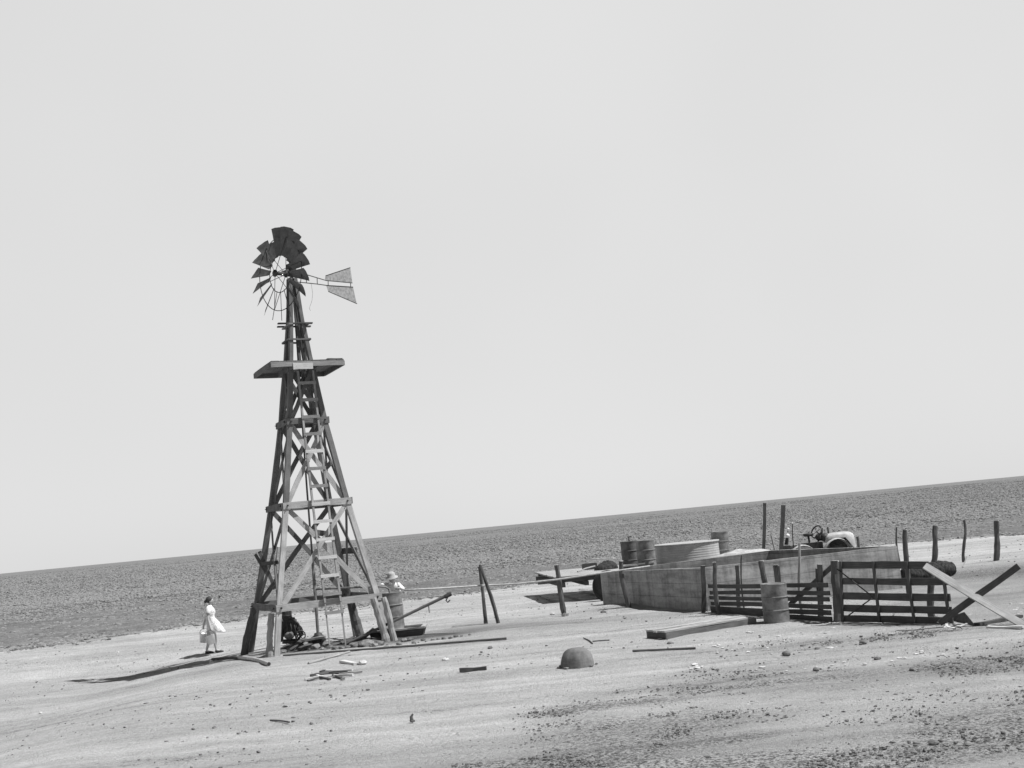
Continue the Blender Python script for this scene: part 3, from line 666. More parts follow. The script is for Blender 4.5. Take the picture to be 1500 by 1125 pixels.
# goods on the wagon
c = deckpix(864, 834); 
bx = thing('wooden_box', 'small dark wooden box on the wagon deck left of the rag heap', 'box', c); q = MB(); hx, hy, hz = .27, .25, .2
for s_ in (-1, 1): q.box(c + Vector((0, s_ * hy * .9, hz / 2 + .01)), (hx * 2, .025, hz)); q.box(c + Vector((s_ * hx * .95, 0, hz / 2 + .01)), (.025, hy * 1.7, hz))
q.build('side', M['wood_dark'], bx); MB().box(c + Vector((0, 0, .02)), (hx * 1.8, hy * 1.7, .02)).build('bottom', M['wood_dark'], bx)
def heap(name, c, sx, sy, sz, mat, label, cat, seed=0):
    n, m_ = 28, 18; vs = []; fs = []
    for i in range(m_ + 1):
        for j in range(n):
            th = 2 * math.pi * j / n; ph = math.pi / 2 * i / m_
            r_ = 1 + .1 * (float(vnoise(math.cos(th) * 2 + seed, math.sin(th) * 2 + ph * 2, 1.2, seed)) - .5) * 2
            zz = math.sin(ph) * (1 + .22 * (float(vnoise(math.cos(th) * math.cos(ph) * 3, math.sin(th) * math.cos(ph) * 3, 1.0, seed + 1)) - .5) * 2)
            vs.append(Vector(c) + Vector((math.cos(th) * math.cos(ph) * sx * r_, math.sin(th) * math.cos(ph) * sy * r_, zz * sz)))
    for i in range(m_):
        for j in range(n): fs.append([i * n + j, i * n + (j + 1) % n, (i + 1) * n + (j + 1) % n, (i + 1) * n + j])
    return one(name, MB().add(vs, fs), mat, Vector(c), label, cat, None, True)
heap('sack_heap', deckpix(888, 834), .42, .35, .28, M['tuft'], 'crumpled heap of dark sacking on the wagon deck beside the box', 'sacking', 3)
P = deckpt(1091, 40.4); heap('canvas_bundle', P, 1.15, .55, .27, M['canvas'], 'long pale canvas bundle lying on the wagon right of the leaning drum', 'bundle', 5)
a = deckpix(846, 838.5) + Vector((0, 0, .03)); b = deckpix(872, 834) + Vector((0, 0, .12))
one('stick', MB().tube([a, a.lerp(b, .5) + Vector((0, 0, .02)), b], .025, 6, .1), M['bark_pale'], a, 'short pale stick lying on the wagon deck beside the box', 'stick')
a = deckpix(868, 830) + Vector((0, .3, .27)); b = deckpix(902, 828.5) + Vector((0, .3, .27))
one('plank', MB().beam(a, b, .16, .03), M['wood_pale'], a, 'pale plank resting across the box and sacking on the wagon', 'plank')
a = deckpix(914, 838) + Vector((0, 0, .2)); b = a + Vector((1.0, -.12, .04))
one('plank', MB().beam(a, b, .3, .05), M['wood_pale'], a, 'wide pale plank on the wagon deck in front of the two drums', 'plank')
# round stock tank
P = deckpt(1008, 39.9); rt = thing('stock_tank', 'round corrugated galvanised stock tank standing on the wagon', 'tank', P)
pr = []; H_ = .70; Rr = 1.09; n_ = 44
for i in range(n_ + 1): pr.append((Rr + .0035 * math.sin(i / n_ * 2 * math.pi * 9), H_ * i / n_))
pr += [(Rr - .02, H_), (Rr - .03, H_ * .5), (Rr - .03, .02), (.001, .02)]
MB().lathe(pr, P, 72).build('tank_wall', M['galv'], rt, smooth=True)
MB().lathe([(Rr - .01, H_ - .02), (Rr + .035, H_ - .02), (Rr + .04, H_ + .01), (Rr + .02, H_ + .025), (Rr - .01, H_ + .02)], P, 72).build('rim', M['galv'], rt, smooth=True)

# ---------------------------------------------------------------- concrete reservoir
A = at(1030, 832, 31.15); B = at(1314, 799.5, 32.6); Cc = at(879, 838, 36.8); D = at(1129, 806, 37.25)
ct = thing('concrete_tank', 'big rectangular open concrete water tank behind the slat fence', 'tank', (6, 34, 0))
cen = (A + B + Cc + D) / 4
def inner(P, k=.13):
    d = (cen - P); d.z = 0; return P + d.normalized() * k * 1.4
cor = [A, B, D, Cc]; inn = [inner(q) for q in cor]
for i in range(4):
    p, q = cor[i], cor[(i + 1) % 4]; pi_, qi = inn[i], inn[(i + 1) % 4]
    N_ = 10; mb = MB(); rows = []
    for k_ in range(N_ + 1):
        t = k_ / N_; o_ = p.lerp(q, t); n_ = pi_.lerp(qi, t); dz = random.uniform(-.006, .006) if 0 < k_ < N_ else 0
        rows += [Vector((o_.x, o_.y, -.15)), Vector((o_.x, o_.y, o_.z + dz)), Vector((n_.x, n_.y, n_.z + dz)), Vector((n_.x, n_.y, -.15))]
    fs = []
    for k_ in range(N_):
        for e in range(3): fs.append([k_ * 4 + e + 1, k_ * 4 + e, k_ * 4 + 4 + e, k_ * 4 + 5 + e])
    mb.add(rows, fs); mb.build('wall', M['concrete'], ct)
mb = MB(); zw = .62; mb.add([Vector((q.x, q.y, zw)) for q in inn], [[0, 1, 2, 3]]); mb.build('water', M['water'], ct)
# ---------------------------------------------------------------- posts
def post(name, top, bot, r_, mat, label, cat='post', group='', Y=None, square=False, bend=.02, cap=True):
    if Y is None: b = G(*bot)
    else:
        b = at(*bot, Y)
    tpt = at(*top, b.y); 
    if Y is not None and b.z > 0.05:
        d = (b - tpt); b = tpt + d * ((tpt.z + .05) / (tpt.z - b.z))
    b = b + (b - tpt).normalized() * .08
    t = thing(name, label, cat, b, group or None)
    if square: MB().beam(b, tpt, r_ * 2, r_ * 1.2, (0, 1, 0), .005, 6).build('shaft', M[mat], t)
    else: rough_post(b, tpt, r_, 9, 10, .13, bend).build('shaft', M[mat], t)
    if cap:
        d = (tpt - b).normalized()
        if square: MB().beam(tpt, tpt + d * .012, r_ * 1.9, r_ * 1.1, (0, 1, 0), 0, 1).build('sawn_top', M['sawn'], t)
        else: MB().tube([tpt - d * .01, tpt + d * .015], r_ * .8, 9, .05).build('sawn_top', M['sawn'], t)
    return t
post('pipe_support', (703, 830), (711.5, 911), .05, 'bark', 'straighter rear pole of the crossed pair propping the long pipe', 'pole', Y=33.9)
post('pipe_support', (703.5, 827), (730.5, 914), .05, 'bark', 'slanting front pole of the crossed pair propping the long pipe', 'pole', Y=33.6)
post('pipe_support', (814.5, 828), (827, 902), .075, 'bark', 'single round post carrying the long pipe before the wagon', 'post', Y=34.0, bend=.01)
Pq = G(828, 903); one('footing_stone', MB().ico(Pq + Vector((0, 0, .03)), .12, (1.1, .8, .6), .15, 2), M['stone_dark'], Pq, 'small stone at the foot of the single pipe post', 'stone')
post('pipe_support', (910, 822), (919, 890), .075, 'bark', 'round post with a dark head against the left wall of the concrete tank', 'post', Y=34.3, bend=.03)
# long pipe carried on the posts
pts = [at(592, 864.5, 31.95), at(640, 862, 32.6), at(703, 858, 33.65), at(760, 855, 33.8), at(820, 848.5, 33.9), at(880, 839.5, 34.1), at(915, 834.5, 34.2), at(952, 829.2, 34.6)]
one('long_pipe', MB().tube(pts, .025, 8), M['pipe_pale'], pts[0], 'long thin pipe running from the windmill drum over props to the concrete tank', 'pipe', None, True)
# fence posts
post('corner_post', (1030, 829), (1031, 897), .055, 'wood_fence', 'dark squared post against the near corner of the concrete tank', Y=30.9, square=True)
post('fence_post', (1046, 824), (1053, 893), .06, 'bark', 'gnarled post with a pale split head, first right of the concrete tank corner', Y=30.0, bend=.03)
post('fence_post', (1079, 828), (1083, 897), .045, 'wood_fence', 'squared stake right of the gnarled split post at the left end of the slat fence', Y=29.6, square=True)
post('iron_rod', (1086, 813.5), (1089, 893), .022, 'wood_dark', 'tall thin dark rod standing by the left end of the slat fence', 'rod', Y=29.9, cap=False)
post('fence_post', (1116, 822), (1127, 905), .07, 'bark', 'knobbly round post with dark head directly behind the lone drum', Y=28.4, bend=.03)
post('fence_post', (1136.5, 828), (1143, 905), .05, 'wood_fence', 'wider of two squared stakes behind the lone drum', Y=28.0, square=True)
post('fence_post', (1140.5, 829), (1146, 905), .018, 'wood_dark', 'narrower of two squared stakes behind the lone drum', Y=27.8, square=True)
post('fence_pole', (1167.5, 796), (1177, 903), .035, 'bark_pale', 'tall crooked thin pale pole rising above the tank wall behind the slat fence', 'pole', Y=27.6, bend=.035)
post('fence_post', (1200.5, 827), (1204, 912), .05, 'wood_fence', 'dark squared post just left of the gate post', Y=26.2, square=True)
post('fence_post', (1197, 833), (1200, 905), .03, 'wood_fence', 'short thin stake tight against the squared post near the gate', Y=26.4, square=True)
post('gate_post', (1223.5, 822), (1228, 912), .105, 'bark', 'thick split gate post with pale top at the left end of the gate', Y=25.7, bend=.015)
post('fence_post', (1362, 836), (1367, 906), .07, 'bark', 'gnarled post behind the right end of the gate', Y=24.6, bend=.03)
# slat fence
F0 = Vector((4.62, 30.85, 0)); F1 = Vector((6.45, 25.75, 0))
sf = thing('slat_fence', 'low dark fence of narrow horizontal slats between tank corner and gate', 'fence', (5.5, 28.3, 0))
for i, (zl, zr, h_) in enumerate(((.66, .78, .10), (.50, .62, .095), (.36, .47, .095), (.22, .32, .1), (.085, .18, .11), (-.02, .04, .12))):
    a = F0.copy(); a.z = zl; b = F1.copy(); b.z = zr
    MB().beam(a, b, .025, h_, (0, 0, 1), .008, 10).build('slat', M['wood_fence'], sf)
nfl = Vector((-.94, -.34, 0))
a = at(1220, 829, 25.85); b = at(1157, 886, 27.9)
MB().beam(a, b, .04, .1, (0, 0, 1)).build('diagonal_brace', M['wood_dark'], sf)
# gate
G0 = Vector((6.58, 25.45, 0)); G1 = Vector((8.05, 23.35, 0))
gt = thing('farm_gate', 'dark five board farm gate with thin uprights and crossed wire stays', 'gate', (7.3, 24.4, 0))
rows = [((1232, 827.5), (1360, 828), .15), ((1232, 851.5), (1389, 852.2), .14), ((1232, 873), (1392.5, 875.5), .15), ((1232, 890.5), (1394.5, 894.5), .145), ((1232, 906), (1396, 909), .14)]
def gline(px, py):
    d = ray(px, py); n_ = Vector((G1.y - G0.y, -(G1.x - G0.x), 0)); o_ = Vector((0, 0, EYE)); t = (G0 - o_).dot(n_) / d.dot(n_); return o_ + d * t
gn = Vector((G1.y - G0.y, -(G1.x - G0.x), 0)).normalized()
if gn.y > 0: gn = -gn
for a, b, h_ in rows: MB().beam(gline(*a), gline(*b), .03, h_, (0, 0, 1), .004, 6).build('board', M['wood_fence'], gt)
for a, b in (((1280.5, 822), (1290, 911.5)), ((1329, 822), (1341, 912)), ((1384, 848), (1390, 892)), ((1233, 822), (1236, 911))):
    MB().beam(gline(*a) + gn * .035, gline(*b) + gn * .035, .055, .04, gn).build('upright', M['wood_dark'], gt)
for a, b in (((1228, 832), (1281, 873)), ((1280, 876), (1246, 901))): MB().tube([gline(*a) + gn * .07, gline(*b) + gn * .07], .014, 6).build('stay', M['iron'], gt)
# crossed boards at right
X1a = at(1354, 829, 23.0); X1b = at(1500, 926, 22.2); X2a = at(1376, 913, 22.75); X2b = at(1492, 829, 22.45)
X1b.z = gz(X1b.x, X1b.y) - .02
xb = thing('crossed_boards', 'two long boards crossed in an X beside the right end of the gate', 'barrier', (X2a.x + .5, 22.6, 0))
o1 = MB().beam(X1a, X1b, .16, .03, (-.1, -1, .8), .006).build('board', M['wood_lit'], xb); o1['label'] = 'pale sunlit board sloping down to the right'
o2 = MB().beam(X2a, X2b, .035, .12, (0, 0, 1), .006).build('board', M['wood_fence'], xb); o2['label'] = 'dark board sloping up to the right'
# folded sheet of tar paper
a = G(1399, 910); b = G(1430, 918); c = at(1413, 897, (a.y + b.y) / 2 + .15); d = Vector((b.x + .1, b.y + .5, 0)); e = Vector((a.x, a.y + .55, 0))
mb = MB(); th = Vector((.0, .012, .008)); vs = [a, b, c, d, e]; vs2 = [v + th for v in vs]
mb.add(vs + vs2, [[0, 1, 2], [1, 3, 2], [3, 4, 2], [7, 6, 5], [7, 8, 6], [7, 9, 8], [0, 5, 6, 1], [1, 6, 8, 3], [3, 8, 9, 4], [0, 2, 7, 5], [2, 4, 9, 7]])
one('tar_paper', mb, M['iron'], a, 'peaked dark sheet of tar paper under the crossed boards', 'sheet')
# bundle behind gate
c = at(1359, 834, 33.6); c.z = .28
tb = MB(); n_, L_ = 26, 30; vs = []; fs = []
ax = Vector((.98, .2, 0)).normalized(); pr_ = Vector((-ax.y, ax.x, 0))
for i in range(L_ + 1):
    t = i / L_ * 2 - 1; env = (1 - abs(t) ** 5) ** .5 if abs(t) < 1 else 0
    for j in range(n_):
        th = 2 * math.pi * j / n_; lump = 1 + .07 * math.sin(i * 1.3 + 2 * math.sin(th * 2)) + .2 * (random.random() - .5) + .12 * math.cos(2 * th + t)
        r_ = .29 * env * lump; vs.append(c + ax * t * .83 + pr_ * math.cos(th) * r_ * 1.2 + Vector((0, 0, 1)) * math.sin(th) * r_)
for i in range(L_):
    for j in range(n_): fs.append([i * n_ + j, i * n_ + (j + 1) % n_, (i + 1) * n_ + (j + 1) % n_, (i + 1) * n_ + j])
tb.add(vs, fs); one('rolled_bundle', tb, M['tuft'], c, 'dark shaggy rolled bundle lying on the ground behind the gate', 'bundle', None, True)
# far posts
FPG = 'posts of the open wire fence beyond the tank'
post('line_post', (1313, 772), (1317, 822), .035, 'bark', 'thin stake at the right corner of the concrete tank', Y=42, bend=.03)
post('line_post', (1325.5, 776), (1331, 868), .065, 'bark', 'tall dark post between the tank corner and the rolled bundle', Y=30.6, bend=.01)
post('line_post', (1371, 771), (1365.5, 829), .09, 'bark', 'thick bent post rising behind the rolled bundle', Y=38.5, bend=.05)
post('line_post', (1409, 762), (1415, 823), .05, 'bark', 'thin crooked post between the two thick posts beyond the gate', bend=.07)
post('line_post', (1460.3, 763), (1459.5, 821), .09, 'bark', 'thick upright post, rightmost beyond the gate', bend=.02)
post('line_post', (1255, 786), (1259, 803), .06, 'bark', 'short dark stump just right of the tractor nose', Y=47, bend=.02)
post('tall_pole', (1120, 737), (1118, 846), .055, 'wood_dark', 'left of two tall bare poles behind the concrete tank', 'pole', Y=43.5, square=True, bend=.01)
post('tall_pole', (1147, 740), (1143.5, 846), .072, 'wood_dark', 'right of two tall bare poles behind the concrete tank', 'pole', Y=43.5, square=True, bend=.01)
a = G(1410.5, 831); b = a + Vector((.3, .35, .1)); b.z = gz(b.x, b.y) + .3
one('stick', MB().tube([a, b], .02, 6), M['bark_pale'], a, 'short pale stick poking up by the crooked thin post', 'stick')

# ---------------------------------------------------------------- tractor
TY = 45.0
def T(px, py, dy=0.0): return at(px, py, TY + dy)
tr = thing('tractor', 'old tractor with pale rounded hood, upright steering wheel and spring seat', 'tractor', Vector((T(1215, 800).x, TY, 0)))
# hood: lofted arch
secs = [(1206, 783.5, 795, .30), (1212, 782, 790, .34), (1222, 780, 788, .34), (1234, 778.5, 787, .33), (1243, 778.5, 799, .31), (1248, 780.5, 806, .29), (1249, 784, 806, .27)]
vs = []; fs = []; K = 12
for px, yt, yb, hw in secs:
    pt = T(px, yt); pb2 = T(px, yb)
    for k_ in range(K + 1):
        a = math.pi * k_ / K; u = -math.cos(a); v = math.sin(a) ** .45 if math.sin(a) > 0 else 0
        vs.append(Vector((pt.x, TY + u * hw, pb2.z + (pt.z - pb2.z) * v)))
for i in range(len(secs) - 1):
    for k_ in range(K): fs.append([i * (K + 1) + k_, i * (K + 1) + k_ + 1, (i + 1) * (K + 1) + k_ + 1, (i + 1) * (K + 1) + k_])
e = (len(secs) - 1) * (K + 1); fs.append([e + k_ for k_ in range(K + 1)]); fs.append([k_ for k_ in range(K, -1, -1)])
MB().add(vs, fs).build('hood', M['paint_pale'], tr, smooth=True)
g = T(1246, 800); MB().box((g.x, TY, .75), (.1, .5, .75)).build('radiator', M['paint_pale'], tr)
g = T(1228, 800); MB().box((g.x, TY, .8), (.75, .34, .5)).build('engine', M['iron'], tr)
mb = MB(); mb.beam((T(1160, 800).x, TY, .62), (T(1246, 800).x, TY, .62), .25, .22); mb.box((T(1190, 795).x, TY, .82), (.7, .36, .3)); mb.build('chassis', M['iron'], tr)
q = MB(); q.ico(T(1208, 787, -.1), .2, (.9, .9, .8), .05, 2); q.build('dash', M['iron'], tr, smooth=True)
q = MB(); q.ico(T(1199, 787, -.05), .16, (.9, .8, .9), .12, 2); q.tube([T(1198, 793), T(1206, 786)], .03, 6); q.build('gear_housing', M['iron'], tr, smooth=True)
# steering wheel
sc = T(1196, 779); ax_ = Vector((.72, .45, -.45)).normalized(); x_ = ax_.orthogonal().normalized(); y_ = ax_.cross(x_); mb = MB()
mb.tube([sc + (x_ * math.cos(2 * math.pi * i / 24) + y_ * math.sin(2 * math.pi * i / 24)) * .25 for i in range(25)], .028, 6, caps=False)
for i in range(4): a = i * math.pi / 2; mb.tube([sc, sc + (x_ * math.cos(a) + y_ * math.sin(a)) * .2], .01, 5)
mb.tube([sc, sc + ax_ * .35], .018, 6); mb.build('steering_wheel', M['iron'], tr, smooth=True)
# seat
q = MB(); s0 = T(1184, 785); q.lathe([(.02, -.03), (.16, -.02), (.2, .04), (.2, .09), (.18, .06), (.05, 0.0), (.001, 0)], s0, 18); q.tube([s0 + Vector((0, 0, -.02)), s0 + Vector((.02, 0, -.4)), (s0.x + .3, TY, .75)], .04, 6); q.build('seat', M['iron'], tr, smooth=True)
q = MB(); q.tube([T(1204, 773.5, .1), T(1203, 792, .1)], .045, 8); q.build('exhaust_pipe', M['iron'], tr)
q = MB(); q.tube([T(1212.5, 772, .2), T(1213.5, 782, .2)], .03, 8); q.build('intake_stack', M['iron'], tr)
def twheel(px, dy, r_, w_, name, mt_=M['pipe_pale']):
    c = Vector((T(px, 800).x, TY + dy, r_ + .0)); q = MB().lathe([(r_ - .05, -w_), (r_, -w_), (r_, w_), (r_ - .05, w_)], c, 32, (0.25, 1, 0)).build(name, mt_, tr, smooth=False)
    mb = MB(); 
    for i in range(8):
        a = i * math.pi / 4; mb.tube([c, c + Vector((math.cos(a), -.2 * math.cos(a), math.sin(a))) * (r_ - .04)], .02, 5)
    mb.lathe([(.08, -.1), (.08, .1)], c, 12, (0.25, 1, 0)); mb.build('spokes', M['iron'], q)
twheel(1170, -.75, .46, .12, 'rear_wheel'); twheel(1170, .75, .46, .12, 'rear_wheel'); twheel(1240, -.4, .34, .07, 'front_wheel'); twheel(1240, .4, .34, .07, 'front_wheel')
# fender with two bands
for fx_, fz_, fr_ in ((1219, .56, .50), (1168, .43, .50)):
  c = Vector((T(fx_, 800).x, TY - .75, fz_)); mb = MB(); vs = []; fs = []
  for lay in (0, 1):
    for i in range(15):
        a = R(200) - R(220) * i / 14
        for k_, yy in enumerate((-.2, -.02, .0, .02, .2)):
            r_ = fr_ - lay * .02 + (.03 if k_ == 2 else 0); vs.append(c + Vector((math.cos(a) * r_, yy, math.sin(a) * r_)))
  for lay in (0, 1):
    for i in range(14):
        for k_ in range(4): b0_ = lay * 75 + i * 5 + k_; f = [b0_, b0_ + 1, b0_ + 6, b0_ + 5]; fs.append(f if lay else f[::-1])
  mb.add(vs, fs).build('fender', M['paint_pale'], tr, smooth=True)
  if fx_ > 1200: MB().lathe([(.28, -.09), (.42, -.1), (.44, 0), (.42, .1), (.28, .09)], c + Vector((0, 0, -.12)), 24, (0, 1, 0)).build('belt_pulley', M['iron'], tr, smooth=True)
# implement behind the tractor
im = thing('seed_drill', 'small hitched farm implement with upright levers left of the tractor', 'implement', Vector((T(1152, 800).x, TY, 0)))
q = MB(); q.box(Vector((T(1151, 800).x, TY, .8)), (.26, .5, .3)); q.build('box', M['wood_dark'], im)
q = MB(); q.tube([T(1153, 798), T(1153.5, 784)], .05, 7); q.tube([T(1150, 798), T(1152, 788)], .03, 6); q.build('lever', M['iron'], im)
MB().ico(T(1153.6, 785), .09, (1, 1, 1.1), .05, 2).build('lever_cap', M['white'], im, smooth=True)
MB().tube([T(1160.6, 767), T(1161, 785), T(1162.8, 806)], .018, 6).build('rod', M['iron'], im); MB().ico(T(1160.6, 766.5), .03, (1, 1, 1), .02, 2).build('rod_knob', M['white'], im)
q = MB(); q.tube([T(1154.4, 776), T(1153.8, 790)], .008, 5); q.build('wire', M['iron'], im); MB().ico(T(1154.4, 775), .055, (1, 1, 1), .02, 2).build('wire_knob', M['white'], im, smooth=True)
q = MB(); q.tube([T(1145, 830), T(1145, 812), T(1153, 803)], .04, 6); q.box(Vector((T(1151, 800).x, TY, .35)), (.2, .3, .7)); q.build('frame', M['iron'], im)
a = T(1130, 795); a.y = 44; 
one('leaning_stick', MB().tube([at(1129.5, 784, 44), at(1135, 806, 44), at(1139, 820, 44)], .03, 6), M['bark_pale'], at(1139, 820, 44), 'pale stick leaning between the two tall poles', 'stick')

# ---------------------------------------------------------------- trough, boom and yard litter
TW = Vector((-3.5, 31.7, 0))
tg = thing('water_trough', 'low dark wooden water trough with pale rim under the drum', 'trough', TW)
xa, xb_ = at(540, 920, 31.45).x, at(621, 920, 31.45).x
f0, f1, k0, k1 = 31.42, 31.46, 32.35, 32.3
mb = MB(); L0, L1 = xa, xb_
mb.hexa([(L0 + .1, f1, -.08), (L1 - .16, f1, -.08), (L1 - .16, f1 + .05, -.08), (L0 + .1, f1 + .05, -.08), (L0, f0, .24), (L1, f0, .24), (L1, f0 + .05, .24), (L0, f0 + .05, .24)]); mb.build('side', M['wood_dark'], tg)
mb = MB(); mb.hexa([(L0 + .1, k1, -.08), (L1 - .16, k1, -.08), (L1 - .16, k1 + .05, -.08), (L0 + .1, k1 + .05, -.08), (L0, k0, .24), (L1, k0, .24), (L1, k0 + .05, .24), (L0, k0 + .05, .24)]); mb.build('side', M['wood_dark'], tg)
mb = MB(); mb.hexa([(L1 - .16, f1 + .05, -.08), (L1 - .11, f1 + .05, -.08), (L1 - .11, k1, -.08), (L1 - .16, k1, -.08), (L1 - .05, f0 + .05, .24), (L1, f0 + .05, .24), (L1, k0, .24), (L1 - .05, k0, .24)]); mb.build('end', M['wood_dark'], tg)
mb = MB(); mb.hexa([(L0 + .1, f1 + .05, -.08), (L0 + .15, f1 + .05, -.08), (L0 + .15, k1, -.08), (L0 + .1, k1, -.08), (L0, f0 + .05, .24), (L0 + .05, f0 + .05, .24), (L0 + .05, k0, .24), (L0, k0, .24)]); mb.build('end', M['wood_dark'], tg)
MB().beam((L0 - .05, f0, .265), (L1 + .03, f0, .265), .12, .045).build('rim', M['wood_lit'], tg); MB().beam((L1 - .03, f0 + .07, .265), (L1 - .03, k0 - .06, .265), .12, .045).build('rim', M['wood_lit'], tg)
MB().beam((L0 - .05, k0, .265), (L1 + .03, k0, .265), .12, .045).build('rim', M['wood_lit'], tg)
mb = MB(); mb.box(((DP.x), 31.93, .11), (.8, .6, .24)); mb.build('drum_step', M['wood_dark'], tg)
MB().beam((L0 + .7, f0 - .005, .02), (L1 - .28, f0 - .002, .02), .03, .07).build('batten', M['wood'], tg)
a = at(506, 932, 30.9); b = at(657, 871.5, 31.45); a.z = gz(a.x, a.y) + .02
bo = thing('boom_pole', 'long dark pole slanting up over the trough with an iron hook end', 'pole', a)
MB().tube([a, a.lerp(b, .4), b], [.035, .038, .042], 9, .05).build('shaft', M['bark'], bo)
q = MB(); q.lathe([(.055, -.12), (.06, 0), (.055, .08)], b, 10, b - a); q.tube([b + Vector((-.02, 0, -.05)), b + Vector((-.08, 0, -.14)), b + Vector((-.04, 0, -.19)), b + Vector((.03, 0, -.14))], .018, 6); q.build('hook', M['iron'], bo)
c_ = a.lerp(b, .8); MB().tube([c_, c_ + Vector((.01, 0, -.22))], .015, 6).build('hanging_strap', M['pipe'], bo)
# dark timber prop under boom
a2 = at(520, 940, 31.2); b2 = at(548, 921, 31.3); a2.z = .0
one('timber', MB().beam(a2, b2, .2, .08), M['wood_dark'], a2, 'short dark timber lying under the slanting pole at the trough end', 'timber')

SB = 'broken dark boards in the well pit under the windmill'
for (x0, y0, x1, y1, Y_, w_) in ((424, 944, 447, 936, 31.0, .14), (436, 949, 458, 942, 30.7, .12), (452, 947, 468, 940, 30.9, .1), (466, 946, 486, 941, 31.0, .12), (409, 949, 423, 944, 30.9, .1), (500, 941, 521, 934, 31.0, .13), (512, 946, 540, 937, 30.9, .16), (528, 947, 560, 941, 30.8, .12), (544, 940, 570, 935, 31.2, .12), (516, 938, 536, 944, 31.1, .1), (483, 946, 497, 944, 30.8, .08)):
    a = at(x0, y0, Y_); b = at(x1, y1, Y_ + .2); zb_ = gz(a.x, a.y); a.z = zb_ + .04; b.z = max(b.z, zb_ + .05)
    one('broken_board', MB().beam(a, b, w_, .04, (.2, -.5, 1), .01), M['wood_dark'], a, 'broken dark board lying in the well pit under the windmill', 'board', SB)
q = MB()
for k_ in range(5): q.tube([EP(412 + 6 * k_, 903 + 2 * k_, -.1), EP(415 + 6 * k_, 915 + 3 * k_, -.22), EP(414 + 5 * k_, 930 + k_, -.15)], .02, 6)
q.tube([EP(411, 901, -.12), EP(425, 903, -.15), EP(437, 914, -.15), EP(444, 930, -.12)], .028, 7); q.build('linkage', M['iron'], en, smooth=True)
def onground(name, pa_, pb_, r_, mat, label, cat, lift=.5, curve=0.0, n=8):
    a = G(*pa_); b = G(*pb_); pts = []
    for i in range(9):
        t = i / 8; p = a.lerp(b, t); d = (b - a).normalized(); p += Vector((-d.y, d.x, 0)) * curve * math.sin(t * math.pi); p.z = gz(p.x, p.y) + r_ * lift + .012; pts.append(p)
    t = thing(name, label, cat, a); MB().tube(pts, r_, n, .05).build('shaft', M[mat], t); 
    return t
def g1(name, pa_, pb_, w_, h_, mat, label, cat, group=None, tilt=0):
    a = G(*pa_); b = G(*pb_); a.z += h_ / 2 + .008; b.z += h_ / 2 + .008 + tilt
    return one(name, MB().beam(a, b, w_, h_, (0, 0, 1), .006), M[mat], a, label, cat, group)
def single_tube(name, pa_, pb_, r_, mat, label, cat, curve=0, group=None, za=0, zb=0):
    a = G(*pa_); b = G(*pb_); pts = []; d = (b - a).normalized()
    for i in range(9):
        t = i / 8; p = a.lerp(b, t) + Vector((-d.y, d.x, 0)) * curve * math.sin(t * math.pi); p.z = gz(p.x, p.y) + r_ * .7 + .012 + za * (1 - t) + zb * t; pts.append(p)
    return one(name, MB().tube(pts, r_, 8, .08), M[mat], a, label, cat, group)
single_tube('ground_pipe', (415, 962), (742, 937), .026, 'bark', 'long straight dark pipe lying on the ground before the windmill', 'pipe', .05)
single_tube('ground_pole', (452, 974), (512, 957), .03, 'bark_pale', 'pale pole lying aslant against the long ground pipe', 'pole', .02)
q = single_tube('hollow_pipe', (348, 965.5), (394, 975.5), .05, 'pipe_pale', 'short pale pipe with a dark open end left of the windmill foot', 'pipe', .05)
e_ = G(394, 975.5); d_ = (G(394, 975.5) - G(388, 974)).normalized(); mq = MB().tube([e_ + Vector((0, 0, .047)) , e_ + Vector((0, 0, .047)) + d_ * .012], .042, 10).build('bore_shade', M['iron'], None, q.location); mq.parent = q; mq.location = (0, 0, 0)  # solid dark disc stands in for the shade inside the pipe
single_tube('log', (311, 967.5), (349, 966), .035, 'bark', 'dark crooked log on the ground behind the woman', 'log', .05)
SG = 'split sticks of the small heap before the windmill'
for i, (a, b, mt_, w_) in enumerate([((447, 996), (487, 990), 'wood_pale', .07), ((470, 985.5), (478, 984), 'wood_dark', .09), ((455, 992), (481, 986), 'bark', .05), ((463, 990), (497, 988), 'bark', .06), ((478, 985), (517, 983.5), 'wood_pale', .06), ((489, 992), (517, 991), 'wood_pale', .06), ((497, 989), (531, 985), 'wood', .07), ((488, 990), (500, 995), 'bark', .05), ((500, 997), (505, 996), 'wood', .04), ((460, 989), (474, 994), 'wood_pale', .05), ((470, 994), (484, 997), 'wood_dark', .05), ((482, 988), (509, 986), 'wood_dark', .05), ((450, 999), (466, 995), 'bark', .035)]):
    g1('stick', a, b, w_, .03 + .008 * (i % 3), mt_, 'split stick in the small heap of wood before the windmill', 'stick', SG)
g1('scrap_board', (501, 971), (522, 974.5), .12, .05, 'wood_pale', 'short board with pale top lying right of the stick heap', 'board')
Pq = G(531, 973.5); one('pale_stone', MB().ico(Pq + Vector((0, 0, .04)), .12, (1, .8, .5), .18, 2), M['stone'], Pq, 'pale stone at the right end of the short scrap board', 'stone')
g1('dark_plank', (674, 985.5), (713, 982.5), .07, .075, 'wood_dark', 'short dark plank lying alone in the middle of the yard', 'plank')
single_tube('rod', (927, 955.5), (1019, 951.5), .022, 'bark', 'thin straight stick on the ground before the wooden platform', 'stick')
